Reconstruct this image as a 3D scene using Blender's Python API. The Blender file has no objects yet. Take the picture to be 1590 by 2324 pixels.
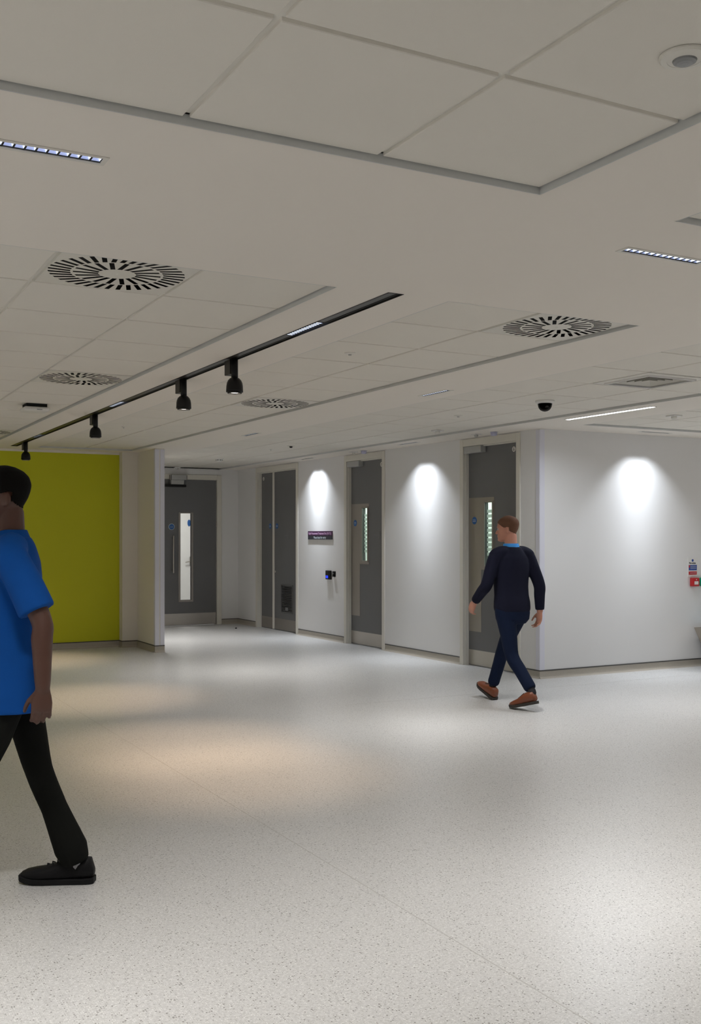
import bpy, bmesh, math, random
from mathutils import Vector, Matrix, Euler

random.seed(7)
scene = bpy.context.scene
COL = scene.collection
R = math.radians

# ------------------------------------------------------------------ camera
EYE = 1.455                      # eye height; world x = across, y = along the door wall
cam_d = bpy.data.cameras.new('camera')
cam_d.sensor_fit = 'HORIZONTAL'
cam_d.sensor_width = 36.0
cam_d.lens = 2365.0 * 36.0 / 1590.0
cam_d.shift_y = 54.0 / 1590.0
cam_d.clip_start = 0.05
cam = bpy.data.objects.new('camera', cam_d)
COL.objects.link(cam)
cam.location = (0, 0, EYE)
cam.rotation_euler = (R(90), 0, R(-28.3))
scene.camera = cam

# ------------------------------------------------------------------ world, exposure
world = bpy.data.worlds.new('world')
scene.world = world
world.use_nodes = True
world.node_tree.nodes['Background'].inputs[0].default_value = (0, 0, 0, 1)
world.node_tree.nodes['Background'].inputs[1].default_value = 0.0
vs = scene.view_settings
vs.view_transform = 'Standard'
vs.look = 'None'
vs.gamma = 1.0
vs.use_curve_mapping = False
vs.exposure = -0.14
scene.cycles.max_bounces = 6
scene.cycles.diffuse_bounces = 4
scene.cycles.light_sampling_threshold = 0.02
scene.cycles.glossy_bounces = 2
scene.cycles.transparent_max_bounces = 6
scene.cycles.use_adaptive_sampling = True
scene.cycles.adaptive_threshold = 0.08
scene.cycles.sample_clamp_indirect = 2.0
scene.cycles.caustics_reflective = False
scene.cycles.caustics_refractive = False

# ------------------------------------------------------------------ levels
SOF = 2.546                      # plaster soffit
TIL = 2.566                      # face of the ceiling tiles

COOL = (0.86, 0.92, 1.0)
NEUT = (1.0, 0.978, 0.952)
WARM = (1.0, 0.72, 0.48)

def area_lamp(name, loc, sx, sy, watts, color=NEUT, spread=110, rot=(0, 0, 0), parent=None):
    l = bpy.data.lights.new(name, 'AREA')
    l.shape = 'RECTANGLE'
    l.size = sx
    l.size_y = sy
    l.energy = watts
    l.color = color
    l.spread = R(spread)
    o = bpy.data.objects.new(name, l)
    COL.objects.link(o)
    o.location = loc
    o.rotation_euler = rot
    if parent:
        o.parent = parent
    return o

def spot_lamp(name, loc, watts, color, cone, blend, rot=(0, 0, 0), radius=0.02, parent=None):
    l = bpy.data.lights.new(name, 'SPOT')
    l.energy = watts
    l.color = color
    l.spot_size = R(cone)
    l.spot_blend = blend
    l.shadow_soft_size = radius
    o = bpy.data.objects.new(name, l)
    COL.objects.link(o)
    o.location = loc
    o.rotation_euler = rot
    if parent:
        o.parent = parent
    return o

SPREAD = 98
P_FILL = 22.0  # one added fill lamp, out of view
P_LIN = 16.0                     # one recessed linear downlight
P_TRK = 3.0                      # one module in the track
P_SPOT = 115.0                    # one track spotlight
P_WASH = 100.0                    # one wall washer
# unseen lamps added without fittings, stronger than the downlights, to lift the bounced light
for (lx, ly) in [(-1.8, 3.01), (-4.2, 3.01), (5.4, 3.01), (7.8, 3.01), (-4.2, 0.2), (-1.8, -2.6), (0.6, -2.6), (3.0, -2.6), (5.4, -2.6), (-4.2, -2.6),
                 (-4.2, 5.0), (-1.8, 5.0), (-2.4, 0.2), (-4.2, 8.6), (-1.8, 8.0), (-1.8, 10.4), (4.9, 0.6), (7.6, 5.6), (10.2, 3.0), (10.2, 5.6), (10.6, 7.6), (4.36, 14.05)]:
    area_lamp('hall_fill_lamp', (lx, ly, SOF - 0.006), 0.40, 0.05, P_FILL, NEUT, SPREAD)

# ------------------------------------------------------------------ materials
def mat(name, color, rough=0.5, metal=0.0, var=0.04, vscale=6.0, bump=0.0, bscale=200.0, emit=None, estr=0.0, spec=0.5, aniso=None):
    m = bpy.data.materials.new(name)
    m.use_nodes = True
    nt = m.node_tree
    bs = nt.nodes['Principled BSDF']
    bs.inputs['Roughness'].default_value = rough
    bs.inputs['Metallic'].default_value = metal
    bs.inputs['Specular IOR Level'].default_value = spec
    tc = nt.nodes.new('ShaderNodeTexCoord')
    nz = nt.nodes.new('ShaderNodeTexNoise')
    nz.inputs['Scale'].default_value = vscale
    nz.inputs['Detail'].default_value = 3.0
    nt.links.new(tc.outputs['Object'], nz.inputs['Vector'])
    mr = nt.nodes.new('ShaderNodeMapRange')
    mr.inputs['To Min'].default_value = 1.0 - var
    mr.inputs['To Max'].default_value = 1.0 + var
    nt.links.new(nz.outputs['Fac'], mr.inputs['Value'])
    mx = nt.nodes.new('ShaderNodeVectorMath')
    mx.operation = 'SCALE'
    mx.inputs[0].default_value = color
    nt.links.new(mr.outputs[0], mx.inputs['Scale'])
    nt.links.new(mx.outputs[0], bs.inputs['Base Color'])
    if bump > 0:
        n2 = nt.nodes.new('ShaderNodeTexNoise')
        n2.inputs['Scale'].default_value = bscale
        n2.inputs['Detail'].default_value = 4.0
        if aniso:
            mp = nt.nodes.new('ShaderNodeMapping')
            mp.inputs['Scale'].default_value = aniso
            nt.links.new(tc.outputs['Object'], mp.inputs['Vector'])
            nt.links.new(mp.outputs[0], n2.inputs['Vector'])
        else:
            nt.links.new(tc.outputs['Object'], n2.inputs['Vector'])
        bp = nt.nodes.new('ShaderNodeBump')
        bp.inputs['Strength'].default_value = bump
        bp.inputs['Distance'].default_value = 0.002
        nt.links.new(n2.outputs['Fac'], bp.inputs['Height'])
        nt.links.new(bp.outputs[0], bs.inputs['Normal'])
    if emit:
        bs.inputs['Emission Color'].default_value = (*emit, 1)
        bs.inputs['Emission Strength'].default_value = estr
    return m

def srgb(r, g, b):
    f = lambda v: ((v / 255 + 0.055) / 1.055) ** 2.4 if v > 10 else v / 255 / 12.92
    return (f(r), f(g), f(b))

def floor_material():
    m = bpy.data.materials.new('speckled_vinyl')
    m.use_nodes = True
    nt = m.node_tree
    bs = nt.nodes['Principled BSDF']
    gpos = nt.nodes.new('ShaderNodeNewGeometry')
    geo = nt.nodes.new('ShaderNodeVectorMath')
    geo.operation = 'ADD'
    geo.inputs[1].default_value = (13.37, 15.71, 0.0033)
    nt.links.new(gpos.outputs['Position'], geo.inputs[0])
    def vor(scale, lo, hi):
        v = nt.nodes.new('ShaderNodeTexVoronoi')
        v.voronoi_dimensions = '2D'
        v.inputs['Scale'].default_value = scale
        nt.links.new(geo.outputs[0], v.inputs['Vector'])
        sep = nt.nodes.new('ShaderNodeSeparateColor')
        nt.links.new(v.outputs['Color'], sep.inputs[0])
        # chips of random size: compare distance with a per-cell random radius
        r = nt.nodes.new('ShaderNodeMapRange')
        r.inputs['From Min'].default_value = lo
        r.inputs['From Max'].default_value = 1.0
        r.inputs['To Min'].default_value = 0.0
        r.inputs['To Max'].default_value = hi
        nt.links.new(sep.outputs[0], r.inputs['Value'])
        sb = nt.nodes.new('ShaderNodeMath')
        sb.operation = 'SUBTRACT'
        nt.links.new(r.outputs[0], sb.inputs[0])
        nt.links.new(v.outputs['Distance'], sb.inputs[1])
        ss = nt.nodes.new('ShaderNodeMapRange')
        ss.interpolation_type = 'SMOOTHSTEP'
        ss.inputs['From Min'].default_value = 0.0
        ss.inputs['From Max'].default_value = 0.06
        nt.links.new(sb.outputs[0], ss.inputs['Value'])
        return ss.outputs[0]
    nz = nt.nodes.new('ShaderNodeTexNoise')
    nz.noise_dimensions = '2D'
    nz.inputs['Scale'].default_value = 90.0
    nz.inputs['Detail'].default_value = 2.0
    nt.links.new(geo.outputs[0], nz.inputs['Vector'])
    cr = nt.nodes.new('ShaderNodeValToRGB')
    cr.color_ramp.elements[0].position = 0.35
    cr.color_ramp.elements[0].color = (0.555, 0.552, 0.545, 1)
    cr.color_ramp.elements[1].position = 0.65
    cr.color_ramp.elements[1].color = (0.655, 0.652, 0.645, 1)
    nt.links.new(nz.outputs['Fac'], cr.inputs['Fac'])
    cur = cr.outputs[0]
    for scale, lo, hi, c in ((165, 0.60, 0.46, (0.46, 0.455, 0.44)), (120, 0.82, 0.46, (0.20, 0.195, 0.185)), (150, 0.60, 0.44, (0.79, 0.79, 0.78))):
        mk = vor(scale, lo, hi)
        mx = nt.nodes.new('ShaderNodeMix')
        mx.data_type = 'RGBA'
        nt.links.new(mk, mx.inputs['Factor'])
        nt.links.new(cur, mx.inputs[6])
        mx.inputs[7].default_value = (*c, 1)
        cur = mx.outputs[2]
    nt.links.new(cur, bs.inputs['Base Color'])
    bs.inputs['Roughness'].default_value = 0.34
    bs.inputs['Specular IOR Level'].default_value = 0.5
    n3 = nt.nodes.new('ShaderNodeTexNoise')
    n3.noise_dimensions = '2D'
    n3.inputs['Scale'].default_value = 2.2
    nt.links.new(geo.outputs[0], n3.inputs['Vector'])
    mr = nt.nodes.new('ShaderNodeMapRange')
    mr.inputs['To Min'].default_value = 0.285
    mr.inputs['To Max'].default_value = 0.33
    nt.links.new(n3.outputs['Fac'], mr.inputs['Value'])
    nt.links.new(mr.outputs[0], bs.inputs['Roughness'])
    return m

def glass_material(name, tint, mixf=0.12):
    m = bpy.data.materials.new(name)
    m.use_nodes = True
    nt = m.node_tree
    nt.nodes.clear()
    out = nt.nodes.new('ShaderNodeOutputMaterial')
    tr = nt.nodes.new('ShaderNodeBsdfTransparent')
    tr.inputs[0].default_value = (*tint, 1)
    gl = nt.nodes.new('ShaderNodeBsdfGlossy')
    gl.inputs['Roughness'].default_value = 0.03
    fr = nt.nodes.new('ShaderNodeFresnel')
    fr.inputs[0].default_value = 1.45
    mx = nt.nodes.new('ShaderNodeMixShader')
    ge = nt.nodes.new('ShaderNodeNewGeometry')
    fm = nt.nodes.new('ShaderNodeMath')
    fm.operation = 'MULTIPLY_ADD'          # front faces reflect, the back of the pane does not
    fm.inputs[1].default_value = -1.0
    fm.inputs[2].default_value = 1.0
    nt.links.new(ge.outputs['Backfacing'], fm.inputs[0])
    f2 = nt.nodes.new('ShaderNodeMath')
    f2.operation = 'MULTIPLY'
    nt.links.new(fm.outputs[0], f2.inputs[0])
    nt.links.new(fr.outputs[0], f2.inputs[1])
    nt.links.new(f2.outputs[0], mx.inputs[0])
    nt.links.new(tr.outputs[0], mx.inputs[1])
    nt.links.new(gl.outputs[0], mx.inputs[2])
    nt.links.new(mx.outputs[0], out.inputs[0])
    return m

M = {}
M['floor'] = floor_material()
M['soffit'] = mat('soffit_paint', (0.88, 0.832, 0.762), 0.9, var=0.012, vscale=1.5)
M['fascia'] = mat('fascia_trim', (0.60, 0.61, 0.60), 0.6, var=0.02)
M['tile'] = mat('mineral_tile', (0.815, 0.782, 0.712), 0.95, var=0.02, vscale=2.0, bump=0.25, bscale=350)
M['grid'] = mat('grid_bar', (0.86, 0.84, 0.78), 0.6, var=0.02)
M['wall'] = mat('wall_paint', (0.80, 0.795, 0.79), 0.75, var=0.012, vscale=1.2, bump=0.05, bscale=300)
M['cream'] = mat('cream_wall_paint', (0.80, 0.765, 0.70), 0.75, var=0.012, vscale=1.2)
M['green'] = mat('lime_wall_paint', (0.52, 0.53, 0.003), 0.6, var=0.012, vscale=1.2)
M['frame'] = mat('door_frame_paint', (0.71, 0.685, 0.615), 0.45, var=0.015)
M['door'] = mat('grey_laminate', (0.125, 0.125, 0.128), 0.42, var=0.04, vscale=3.0)
M['steel'] = mat('brushed_steel', (0.50, 0.47, 0.43), 0.36, 1.0, var=0.05, vscale=4.0, bump=0.12, bscale=60, aniso=(1, 1, 14))
M['plate'] = mat('satin_plate', (0.34, 0.315, 0.285), 0.42, 0.75, var=0.05, vscale=3.0)
M['closer'] = mat('silver_paint', (0.42, 0.42, 0.41), 0.5, 0.3, var=0.03)
M['skirt'] = mat('coved_vinyl', (0.40, 0.365, 0.31), 0.5, var=0.14, vscale=160)
M['cap'] = mat('dark_cap_strip', (0.06, 0.058, 0.055), 0.5, var=0.05)
M['white'] = mat('white_plastic', (0.80, 0.79, 0.77), 0.45, var=0.015)
M['offwhite'] = mat('white_enamel', (0.74, 0.72, 0.66), 0.5, var=0.015)
M['guard'] = mat('corner_guard', (0.75, 0.75, 0.83), 0.4, var=0.01)
M['black'] = mat('black_metal', (0.014, 0.013, 0.012), 0.45, var=0.08, spec=0.3)
M['blackp'] = mat('black_plastic', (0.007, 0.007, 0.007), 0.4, var=0.1, spec=0.2)
M['void'] = mat('plenum_shade_black', (0.006, 0.006, 0.006), 0.9, var=0.1)
M['trackm'] = mat('track_black', (0.040, 0.038, 0.036), 0.35, 0.2, var=0.06)
M['blue'] = mat('blue_sign', (0.005, 0.085, 0.30), 0.4, var=0.03)
M['bluebright'] = mat('notice_blue', (0.01, 0.05, 0.26), 0.45, var=0.03)
M['red'] = mat('red_plastic', (0.42, 0.012, 0.016), 0.35, var=0.04)
M['greenp'] = mat('green_plastic', (0.0, 0.26, 0.13), 0.35, var=0.04)
M['purple'] = mat('purple_sign', (0.055, 0.010, 0.055), 0.4, var=0.04)
M['slate'] = mat('slate_sign', (0.028, 0.030, 0.040), 0.4, var=0.04)
M['lilac'] = mat('sign_lettering', (0.56, 0.36, 0.56), 0.5, var=0.02)
M['palegrey'] = mat('sign_lettering_grey', (0.50, 0.55, 0.60), 0.5, var=0.02)
M['dimtext'] = mat('door_lettering', (0.16, 0.16, 0.165), 0.5, var=0.05)
M['led'] = mat('led_diffuser', (0.9, 0.9, 0.9), 0.4, emit=(0.93, 0.96, 1.0), estr=9.0)
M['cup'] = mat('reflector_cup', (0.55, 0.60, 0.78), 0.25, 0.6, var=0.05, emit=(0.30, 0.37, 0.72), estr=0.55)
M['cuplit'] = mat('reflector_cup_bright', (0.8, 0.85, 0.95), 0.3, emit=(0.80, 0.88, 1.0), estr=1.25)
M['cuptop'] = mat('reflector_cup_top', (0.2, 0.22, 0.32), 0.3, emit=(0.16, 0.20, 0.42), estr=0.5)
M['lens'] = mat('spot_lens', (0.9, 0.85, 0.8), 0.3, emit=(1.0, 0.9, 0.8), estr=6.0)
M['screen'] = mat('reader_screen', (0.01, 0.02, 0.2), 0.2, emit=(0.02, 0.06, 1.0), estr=1.0)
M['glass'] = glass_material('clear_glass', (0.96, 0.975, 0.97))
M['gglass'] = glass_material('green_glass', (0.90, 0.965, 0.93))
M['smoke'] = glass_material('smoked_dome', (0.25, 0.25, 0.26))
M['slat'] = mat('blind_slat', (0.85, 0.85, 0.85), 0.6, var=0.02)
_nt = M['slat'].node_tree
_tl = _nt.nodes.new('ShaderNodeBsdfTranslucent')
_tl.inputs[0].default_value = (0.85, 0.87, 0.86, 1)
_mx = _nt.nodes.new('ShaderNodeMixShader')
_mx.inputs[0].default_value = 0.5
_out = [n for n in _nt.nodes if n.type == 'OUTPUT_MATERIAL'][0]
_nt.links.new(_nt.nodes['Principled BSDF'].outputs[0], _mx.inputs[1])
_nt.links.new(_tl.outputs[0], _mx.inputs[2])
_nt.links.new(_mx.outputs[0], _out.inputs[0])
M['bin'] = mat('taupe_plastic', (0.34, 0.30, 0.25), 0.55, var=0.03)
M['ltblue'] = mat('pale_blue_liner', (0.45, 0.62, 0.72), 0.5, var=0.05)
M['lensgrey'] = mat('sensor_lens', (0.20, 0.205, 0.21), 0.35, var=0.05)
M['seam'] = mat('weld_seam', (0.52, 0.51, 0.49), 0.45, var=0.05)

# ------------------------------------------------------------------ mesh helpers
class MB:
    def __init__(s):
        s.v = []
        s.f = []
    def add(s, vs_, fs_):
        o = len(s.v)
        s.v += [tuple(p) for p in vs_]
        s.f += [tuple(i + o for i in f) for f in fs_]
        return s
    def box(s, x0, x1, y0, y1, z0, z1):
        x0, x1 = min(x0, x1), max(x0, x1)
        y0, y1 = min(y0, y1), max(y0, y1)
        z0, z1 = min(z0, z1), max(z0, z1)
        return s.add([(x0, y0, z0), (x1, y0, z0), (x1, y1, z0), (x0, y1, z0), (x0, y0, z1), (x1, y0, z1), (x1, y1, z1), (x0, y1, z1)],
                     [(0, 3, 2, 1), (4, 5, 6, 7), (0, 1, 5, 4), (1, 2, 6, 5), (2, 3, 7, 6), (3, 0, 4, 7)])
    def quad(s, a, b, c, d):
        return s.add([a, b, c, d], [(0, 1, 2, 3)])
    def lathe(s, prof, n=24, c=(0, 0, 0), axis='z', flip=1):
        """prof: list of (r, h); closed at both ends when r is 0"""
        vs_, fs_ = [], []
        for (r, h) in prof:
            for k in range(n):
                a = 2 * math.pi * k / n
                p = (r * math.cos(a), r * math.sin(a), h * flip)
                if axis == 'y':
                    p = (p[0], p[2], p[1])
                if axis == 'x':
                    p = (p[2], p[0], p[1])
                vs_.append((p[0] + c[0], p[1] + c[1], p[2] + c[2]))
        m = len(prof)
        for i in range(m - 1):
            for k in range(n):
                k2 = (k + 1) % n
                fs_.append((i * n + k, i * n + k2, (i + 1) * n + k2, (i + 1) * n + k))
        fs_.append(tuple(range(n - 1, -1, -1)))
        fs_.append(tuple((m - 1) * n + k for k in range(n)))
        return s.add(vs_, fs_)
    def rings(s, rr, n=16, power=2.0):
        """rr: list of (centre, side_vector, front_vector)"""
        vs_, fs_ = [], []
        for c, a, b in rr:
            for k in range(n):
                t = 2 * math.pi * k / n
                ct, st = math.cos(t), math.sin(t)
                e = 2.0 / power
                ct = math.copysign(abs(ct) ** e, ct)
                st = math.copysign(abs(st) ** e, st)
                vs_.append(Vector(c) + Vector(a) * ct + Vector(b) * st)
        m = len(rr)
        for i in range(m - 1):
            for k in range(n):
                k2 = (k + 1) % n
                fs_.append((i * n + k, i * n + k2, (i + 1) * n + k2, (i + 1) * n + k))
        fs_.append(tuple(range(n - 1, -1, -1)))
        fs_.append(tuple((m - 1) * n + k for k in range(n)))
        return s.add(vs_, fs_)
    def tube(s, pts, rad, n=12, round_ends=True):
        pts = [Vector(p) for p in pts]
        if not isinstance(rad, (list, tuple)):
            rad = [rad] * len(pts)
        rad = list(rad)
        if round_ends:
            d0 = (pts[0] - pts[1]).normalized()
            d1 = (pts[-1] - pts[-2]).normalized()
            r0, r1 = rad[0], rad[-1]
            pts = [pts[0] + d0 * r0 * 0.95, pts[0] + d0 * r0 * 0.6] + pts + [pts[-1] + d1 * r1 * 0.6, pts[-1] + d1 * r1 * 0.95]
            rad = [r0 * 0.3, r0 * 0.8] + rad + [r1 * 0.8, r1 * 0.3]
        rr = []
        ref = None
        for i, p in enumerate(pts):
            t = (pts[min(i + 1, len(pts) - 1)] - pts[max(i - 1, 0)]).normalized()
            if ref is None:
                ref = Vector((0, 1, 0)) if abs(t.y) < 0.8 else Vector((1, 0, 0))
            a = (ref - t * ref.dot(t)).normalized()
            b = t.cross(a)
            ref = a
            rr.append((p, a * rad[i], b * rad[i]))
        return s.rings(rr, n)
    def ball(s, c, rx, ry, rz, n=14):
        prof = [(max(0.02, math.sin(math.pi * i / 8)), -math.cos(math.pi * i / 8)) for i in range(9)]
        vs_, fs_ = [], []
        for (r, h) in prof:
            for k in range(n):
                a = 2 * math.pi * k / n
                vs_.append((c[0] + rx * r * math.cos(a), c[1] + ry * r * math.sin(a), c[2] + rz * h))
        for i in range(8):
            for k in range(n):
                k2 = (k + 1) % n
                fs_.append((i * n + k, i * n + k2, (i + 1) * n + k2, (i + 1) * n + k))
        fs_.append(tuple(range(n - 1, -1, -1)))
        fs_.append(tuple(8 * n + k for k in range(n)))
        return s.add(vs_, fs_)
    def mesh(s, name, m=None, smooth=False, bevel=0.0, segs=2):
        me = bpy.data.meshes.new(name)
        me.from_pydata(s.v, [], s.f)
        if bevel > 0:
            bm = bmesh.new()
            bm.from_mesh(me)
            es = [e for e in bm.edges if len(e.link_faces) == 2 and e.calc_face_angle(0) > 0.7]
            bmesh.ops.bevel(bm, geom=es, offset=bevel, segments=segs, affect='EDGES', profile=0.5, clamp_overlap=True)
            bm.to_mesh(me)
            bm.free()
        if smooth:
            for p in me.polygons:
                p.use_smooth = True
        if m:
            me.materials.append(m)
        me.update()
        return me
    def build(s, name, m, parent=None, smooth=False, bevel=0.0, loc=None, segs=2):
        return obj(name, s.mesh(name, m, smooth, bevel, segs), parent, loc)

def obj(name, me, parent=None, loc=None):
    o = bpy.data.objects.new(name, me)
    COL.objects.link(o)
    if parent:
        o.parent = parent
    if loc is not None:
        o.location = loc
    return o

def tag(o, label=None, cat=None, group=None, kind=None):
    if label:
        o['label'] = label
    if cat:
        o['category'] = cat
    if group:
        o['group'] = group
    if kind:
        o['kind'] = kind
    return o

def empty(name, loc=(0, 0, 0), rz=0.0):
    o = bpy.data.objects.new(name, None)
    COL.objects.link(o)
    o.location = loc
    o.rotation_euler = (0, 0, rz)
    o.empty_display_size = 0.1
    return o

def copy_tree(o, parent=None):
    c = o.copy()
    COL.objects.link(c)
    c.parent = parent
    for ch in list(o.children):
        copy_tree(ch, c)
    return c

def text_mesh(name, body, size, m, parent, loc, rot, width=None, align='CENTER', bold=0.0):
    cu = bpy.data.curves.new(name, 'FONT')
    cu.body = body
    cu.size = size
    cu.align_x = align
    cu.align_y = 'CENTER'
    cu.extrude = 0.0006
    cu.offset = bold
    cu.space_line = 0.9
    t = bpy.data.objects.new(name, cu)
    COL.objects.link(t)
    bpy.context.view_layer.update()
    dg = bpy.context.evaluated_depsgraph_get()
    me = bpy.data.meshes.new_from_object(t.evaluated_get(dg))
    bpy.data.objects.remove(t)
    if width:
        xs = [v.co.x for v in me.vertices]
        k = width / max(1e-6, max(xs) - min(xs))
        for v in me.vertices:
            v.co.x *= k
    me.materials.clear()
    me.materials.append(m)
    o = obj(name, me, parent, loc)
    o.rotation_euler = rot
    return o

WALLTEXT = (R(90), 0, R(180))    # lettering on a wall whose local y points into the room

# ------------------------------------------------------------------ room: floor
floor = MB().box(-7, 13.2, -7, 19, -0.1, 0.0).build('floor', M['floor'])
tag(floor, 'pale grey speckled vinyl floor across the whole hall', 'floor', kind='structure')
def seam(x0, x1, y0, y1):
    MB().box(x0, x1, y0, y1, -0.001, 0.0006).build('weld_seam', M['seam'], floor)
seam(2.105, 2.109, -6.9, 13.48)
seam(4.2, 13.0, 7.90, 7.905)

# ------------------------------------------------------------------ room: ceiling
PX, PY = 0.594, 0.6077           # tile module
recess = {                       # x0, x1, y0, y1, column widths, rows
    'near': (2.115 - 5 * PX, 2.115, 2.65 - 4 * PY, 2.65, [PX] * 5, 4),
    'side': (2.705, 2.705 + 2 * PX, 2.65 - 4 * PY, 2.65, [PX] * 2, 4),
    'left': (2.115 - 4 * PX, 2.115, 4.055, 4.055 + 15 * PY, [PX] * 4, 15),
    'middle': (2.70, 2.70 + 2 * PX, 4.055, 4.055 + 15 * PY, [PX] * 2, 15),
    'right': (4.55, 6.265, 4.055, 4.055 + 20 * PY, [PX, PX, 6.265 - 4.55 - 2 * PX], 20),
    'corridor': (6.885, 6.885 + 4 * PX, 7.96 - 5 * PY, 7.96, [PX] * 4, 5),
}
TRACK = (2.362, 2.444, 4.03, 13.08)
LED = (6.395, 6.455, 6.53, 7.65)
# recessed linear downlights: centre x, centre y, length, direction, is wall washer
LIN = [
    (0.600, 3.010, 0.40, 'x', False), (3.000, 3.000, 0.40, 'x', False),
    (4.345, 6.700, 0.37, 'y', False), (4.370, 10.370, 0.37, 'y', False),
    (6.430, 10.500, 0.40, 'y', True), (6.440, 13.250, 0.40, 'y', True), (8.04, 8.155, 0.40, 'x', True),
]
holes = [v[:4] for v in recess.values()] + [TRACK, LED]
LW = 0.042                       # width of the row of cells
for (lx, ly, ll, d, w) in LIN:
    hx, hy = (ll / 2, LW / 2) if d == 'x' else (LW / 2, ll / 2)
    holes.append((lx - hx, lx + hx, ly - hy, ly + hy))
X0, X1, Y0, Y1 = -6.9, 13.1, -6.9, 18.8
xs = sorted({X0, X1, *[h[0] for h in holes], *[h[1] for h in holes]})
ys = sorted({Y0, Y1, *[h[2] for h in holes], *[h[3] for h in holes]})
mb = MB()
for i in range(len(xs) - 1):
    j0 = None
    for j in range(len(ys)):
        inside = True
        if j < len(ys) - 1:
            cx, cy = (xs[i] + xs[i + 1]) / 2, (ys[j] + ys[j + 1]) / 2
            inside = any(h[0] < cx < h[1] and h[2] < cy < h[3] for h in holes)
        if not inside and j0 is None:
            j0 = j
        if inside and j0 is not None:
            mb.quad((xs[i], ys[j0], SOF), (xs[i], ys[j], SOF), (xs[i + 1], ys[j], SOF), (xs[i + 1], ys[j0], SOF))
            j0 = None
ceiling = mb.build('ceiling', M['soffit'])
tag(ceiling, 'off white plaster ceiling with recessed bays of square tiles', 'ceiling', kind='structure')

tile_cache = {}
def tile_mesh(w, d):
    key = (round(w, 4), round(d, 4))
    if key not in tile_cache:
        g = 0.0095
        b = 0.0022
        x, y = w / 2 - g, d / 2 - g
        vs_ = [(-x + b, -y + b, 0), (x - b, -y + b, 0), (x - b, y - b, 0), (-x + b, y - b, 0),
               (-x, -y, b), (x, -y, b), (x, y, b), (-x, y, b),
               (-x, -y, 0.018), (x, -y, 0.018), (x, y, 0.018), (-x, y, 0.018)]
        fs_ = [(0, 3, 2, 1), (0, 1, 5, 4), (1, 2, 6, 5), (2, 3, 7, 6), (3, 0, 4, 7), (4, 5, 9, 8), (5, 6, 10, 9), (6, 7, 11, 10), (7, 4, 8, 11)]
        tile_cache[key] = MB().add(vs_, fs_).mesh('ceiling_tile', M['tile'])
    return tile_cache[key]

cells = {}                       # (recess, col, row) -> centre
skip = {('left', 2, 0), ('left', 3, 5), ('left', 3, 12), ('middle', 1, 0), ('middle', 1, 6), ('right', 1, 2)}
for key, (x0, x1, y0, y1, cols, rows) in recess.items():
    f = MB()
    t = 0.004
    # upstand lining of the recess
    f.box(x0 - 0.001, x0 + t, y0, y1, SOF, SOF + 0.045)
    f.box(x1 - t, x1 + 0.001, y0, y1, SOF, SOF + 0.045)
    f.box(x0, x1, y0 - 0.001, y0 + t, SOF, SOF + 0.045)
    f.box(x0, x1, y1 - t, y1 + 0.001, SOF, SOF + 0.045)
    f.build('recess_lining', M['fascia'], ceiling)
    g = MB()
    cxs = [x0]
    for w in cols:
        cxs.append(cxs[-1] + w)
    zz = TIL + 0.0105
    for cx in cxs[1:-1]:
        g.box(cx - 0.012, cx + 0.012, y0, y1, zz, zz + 0.03)
    for r in range(1, rows):
        yy = y0 + r * (y1 - y0) / rows
        g.box(x0, x1, yy - 0.012, yy + 0.012, zz + 0.0004, zz + 0.03)
    g.box(x0, x0 + 0.014, y0, y1, zz, zz + 0.03).box(x1 - 0.014, x1, y0, y1, zz, zz + 0.03)
    g.box(x0, x1, y0, y0 + 0.014, zz, zz + 0.03).box(x0, x1, y1 - 0.014, y1, zz, zz + 0.03)
    g.build('ceiling_grid', M['grid'], ceiling)
    dy = (y1 - y0) / rows
    for c, w in enumerate(cols):
        for r in range(rows):
            ctr = ((cxs[c] + cxs[c + 1]) / 2, y0 + (r + 0.5) * dy)
            cells[(key, c, r)] = ctr
            if (key, c, r) in skip:
                continue
            obj('ceiling_tile', tile_mesh(w, dy), ceiling, (ctr[0], ctr[1], TIL + random.uniform(-0.0004, 0.0004)))

# ------------------------------------------------------------------ room: walls
def structure(o, label):
    return tag(o, label, 'wall', kind='structure')

DW = (6.72, 8.42)                # corner where the door wall starts
DWA = R(90 + 1.19)
DOORS = [(0.37, 1.316), (3.08, 4.004), (5.533, 6.903)]
DT = 2.455                       # head of the openings
mb = MB()
prev = 0.0
for a, b in DOORS:
    mb.box(prev, a - 0.05, -0.16, 0, 0, SOF)
    mb.box(a - 0.05, b + 0.05, -0.16, 0, DT + 0.06, SOF)
    prev = b + 0.05
mb.box(prev, 7.75, -0.16, 0, 0, SOF)
wd = mb.build('wall_doors', M['wall'], None, loc=(DW[0], DW[1], 0))
wd.rotation_euler = (0, 0, DWA)
structure(wd, 'white wall with three dark grey doors along the hall')

wr = MB().box(6.721, 13.1, 8.42, 8.58, 0, SOF).build('wall_right', M['wall'])
structure(wr, 'white wall on the right lit by a scallop of light')
wf = MB().box(6.265, 6.9, 16.12, 16.28, 0, SOF).box(5.17, 6.265, 16.12, 16.28, 2.449, SOF).box(4.13, 5.17, 16.12, 16.28, 0, SOF).build('wall_far', M['wall'])
structure(wf, 'white end wall of the lobby around the far grey door')
wg = MB().box(-7, 3.82, 13.5, 13.62, 0, SOF - 0.03).build('wall_green', M['green'])
structure(wg, 'flat lime green feature wall behind the person in blue')
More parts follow.
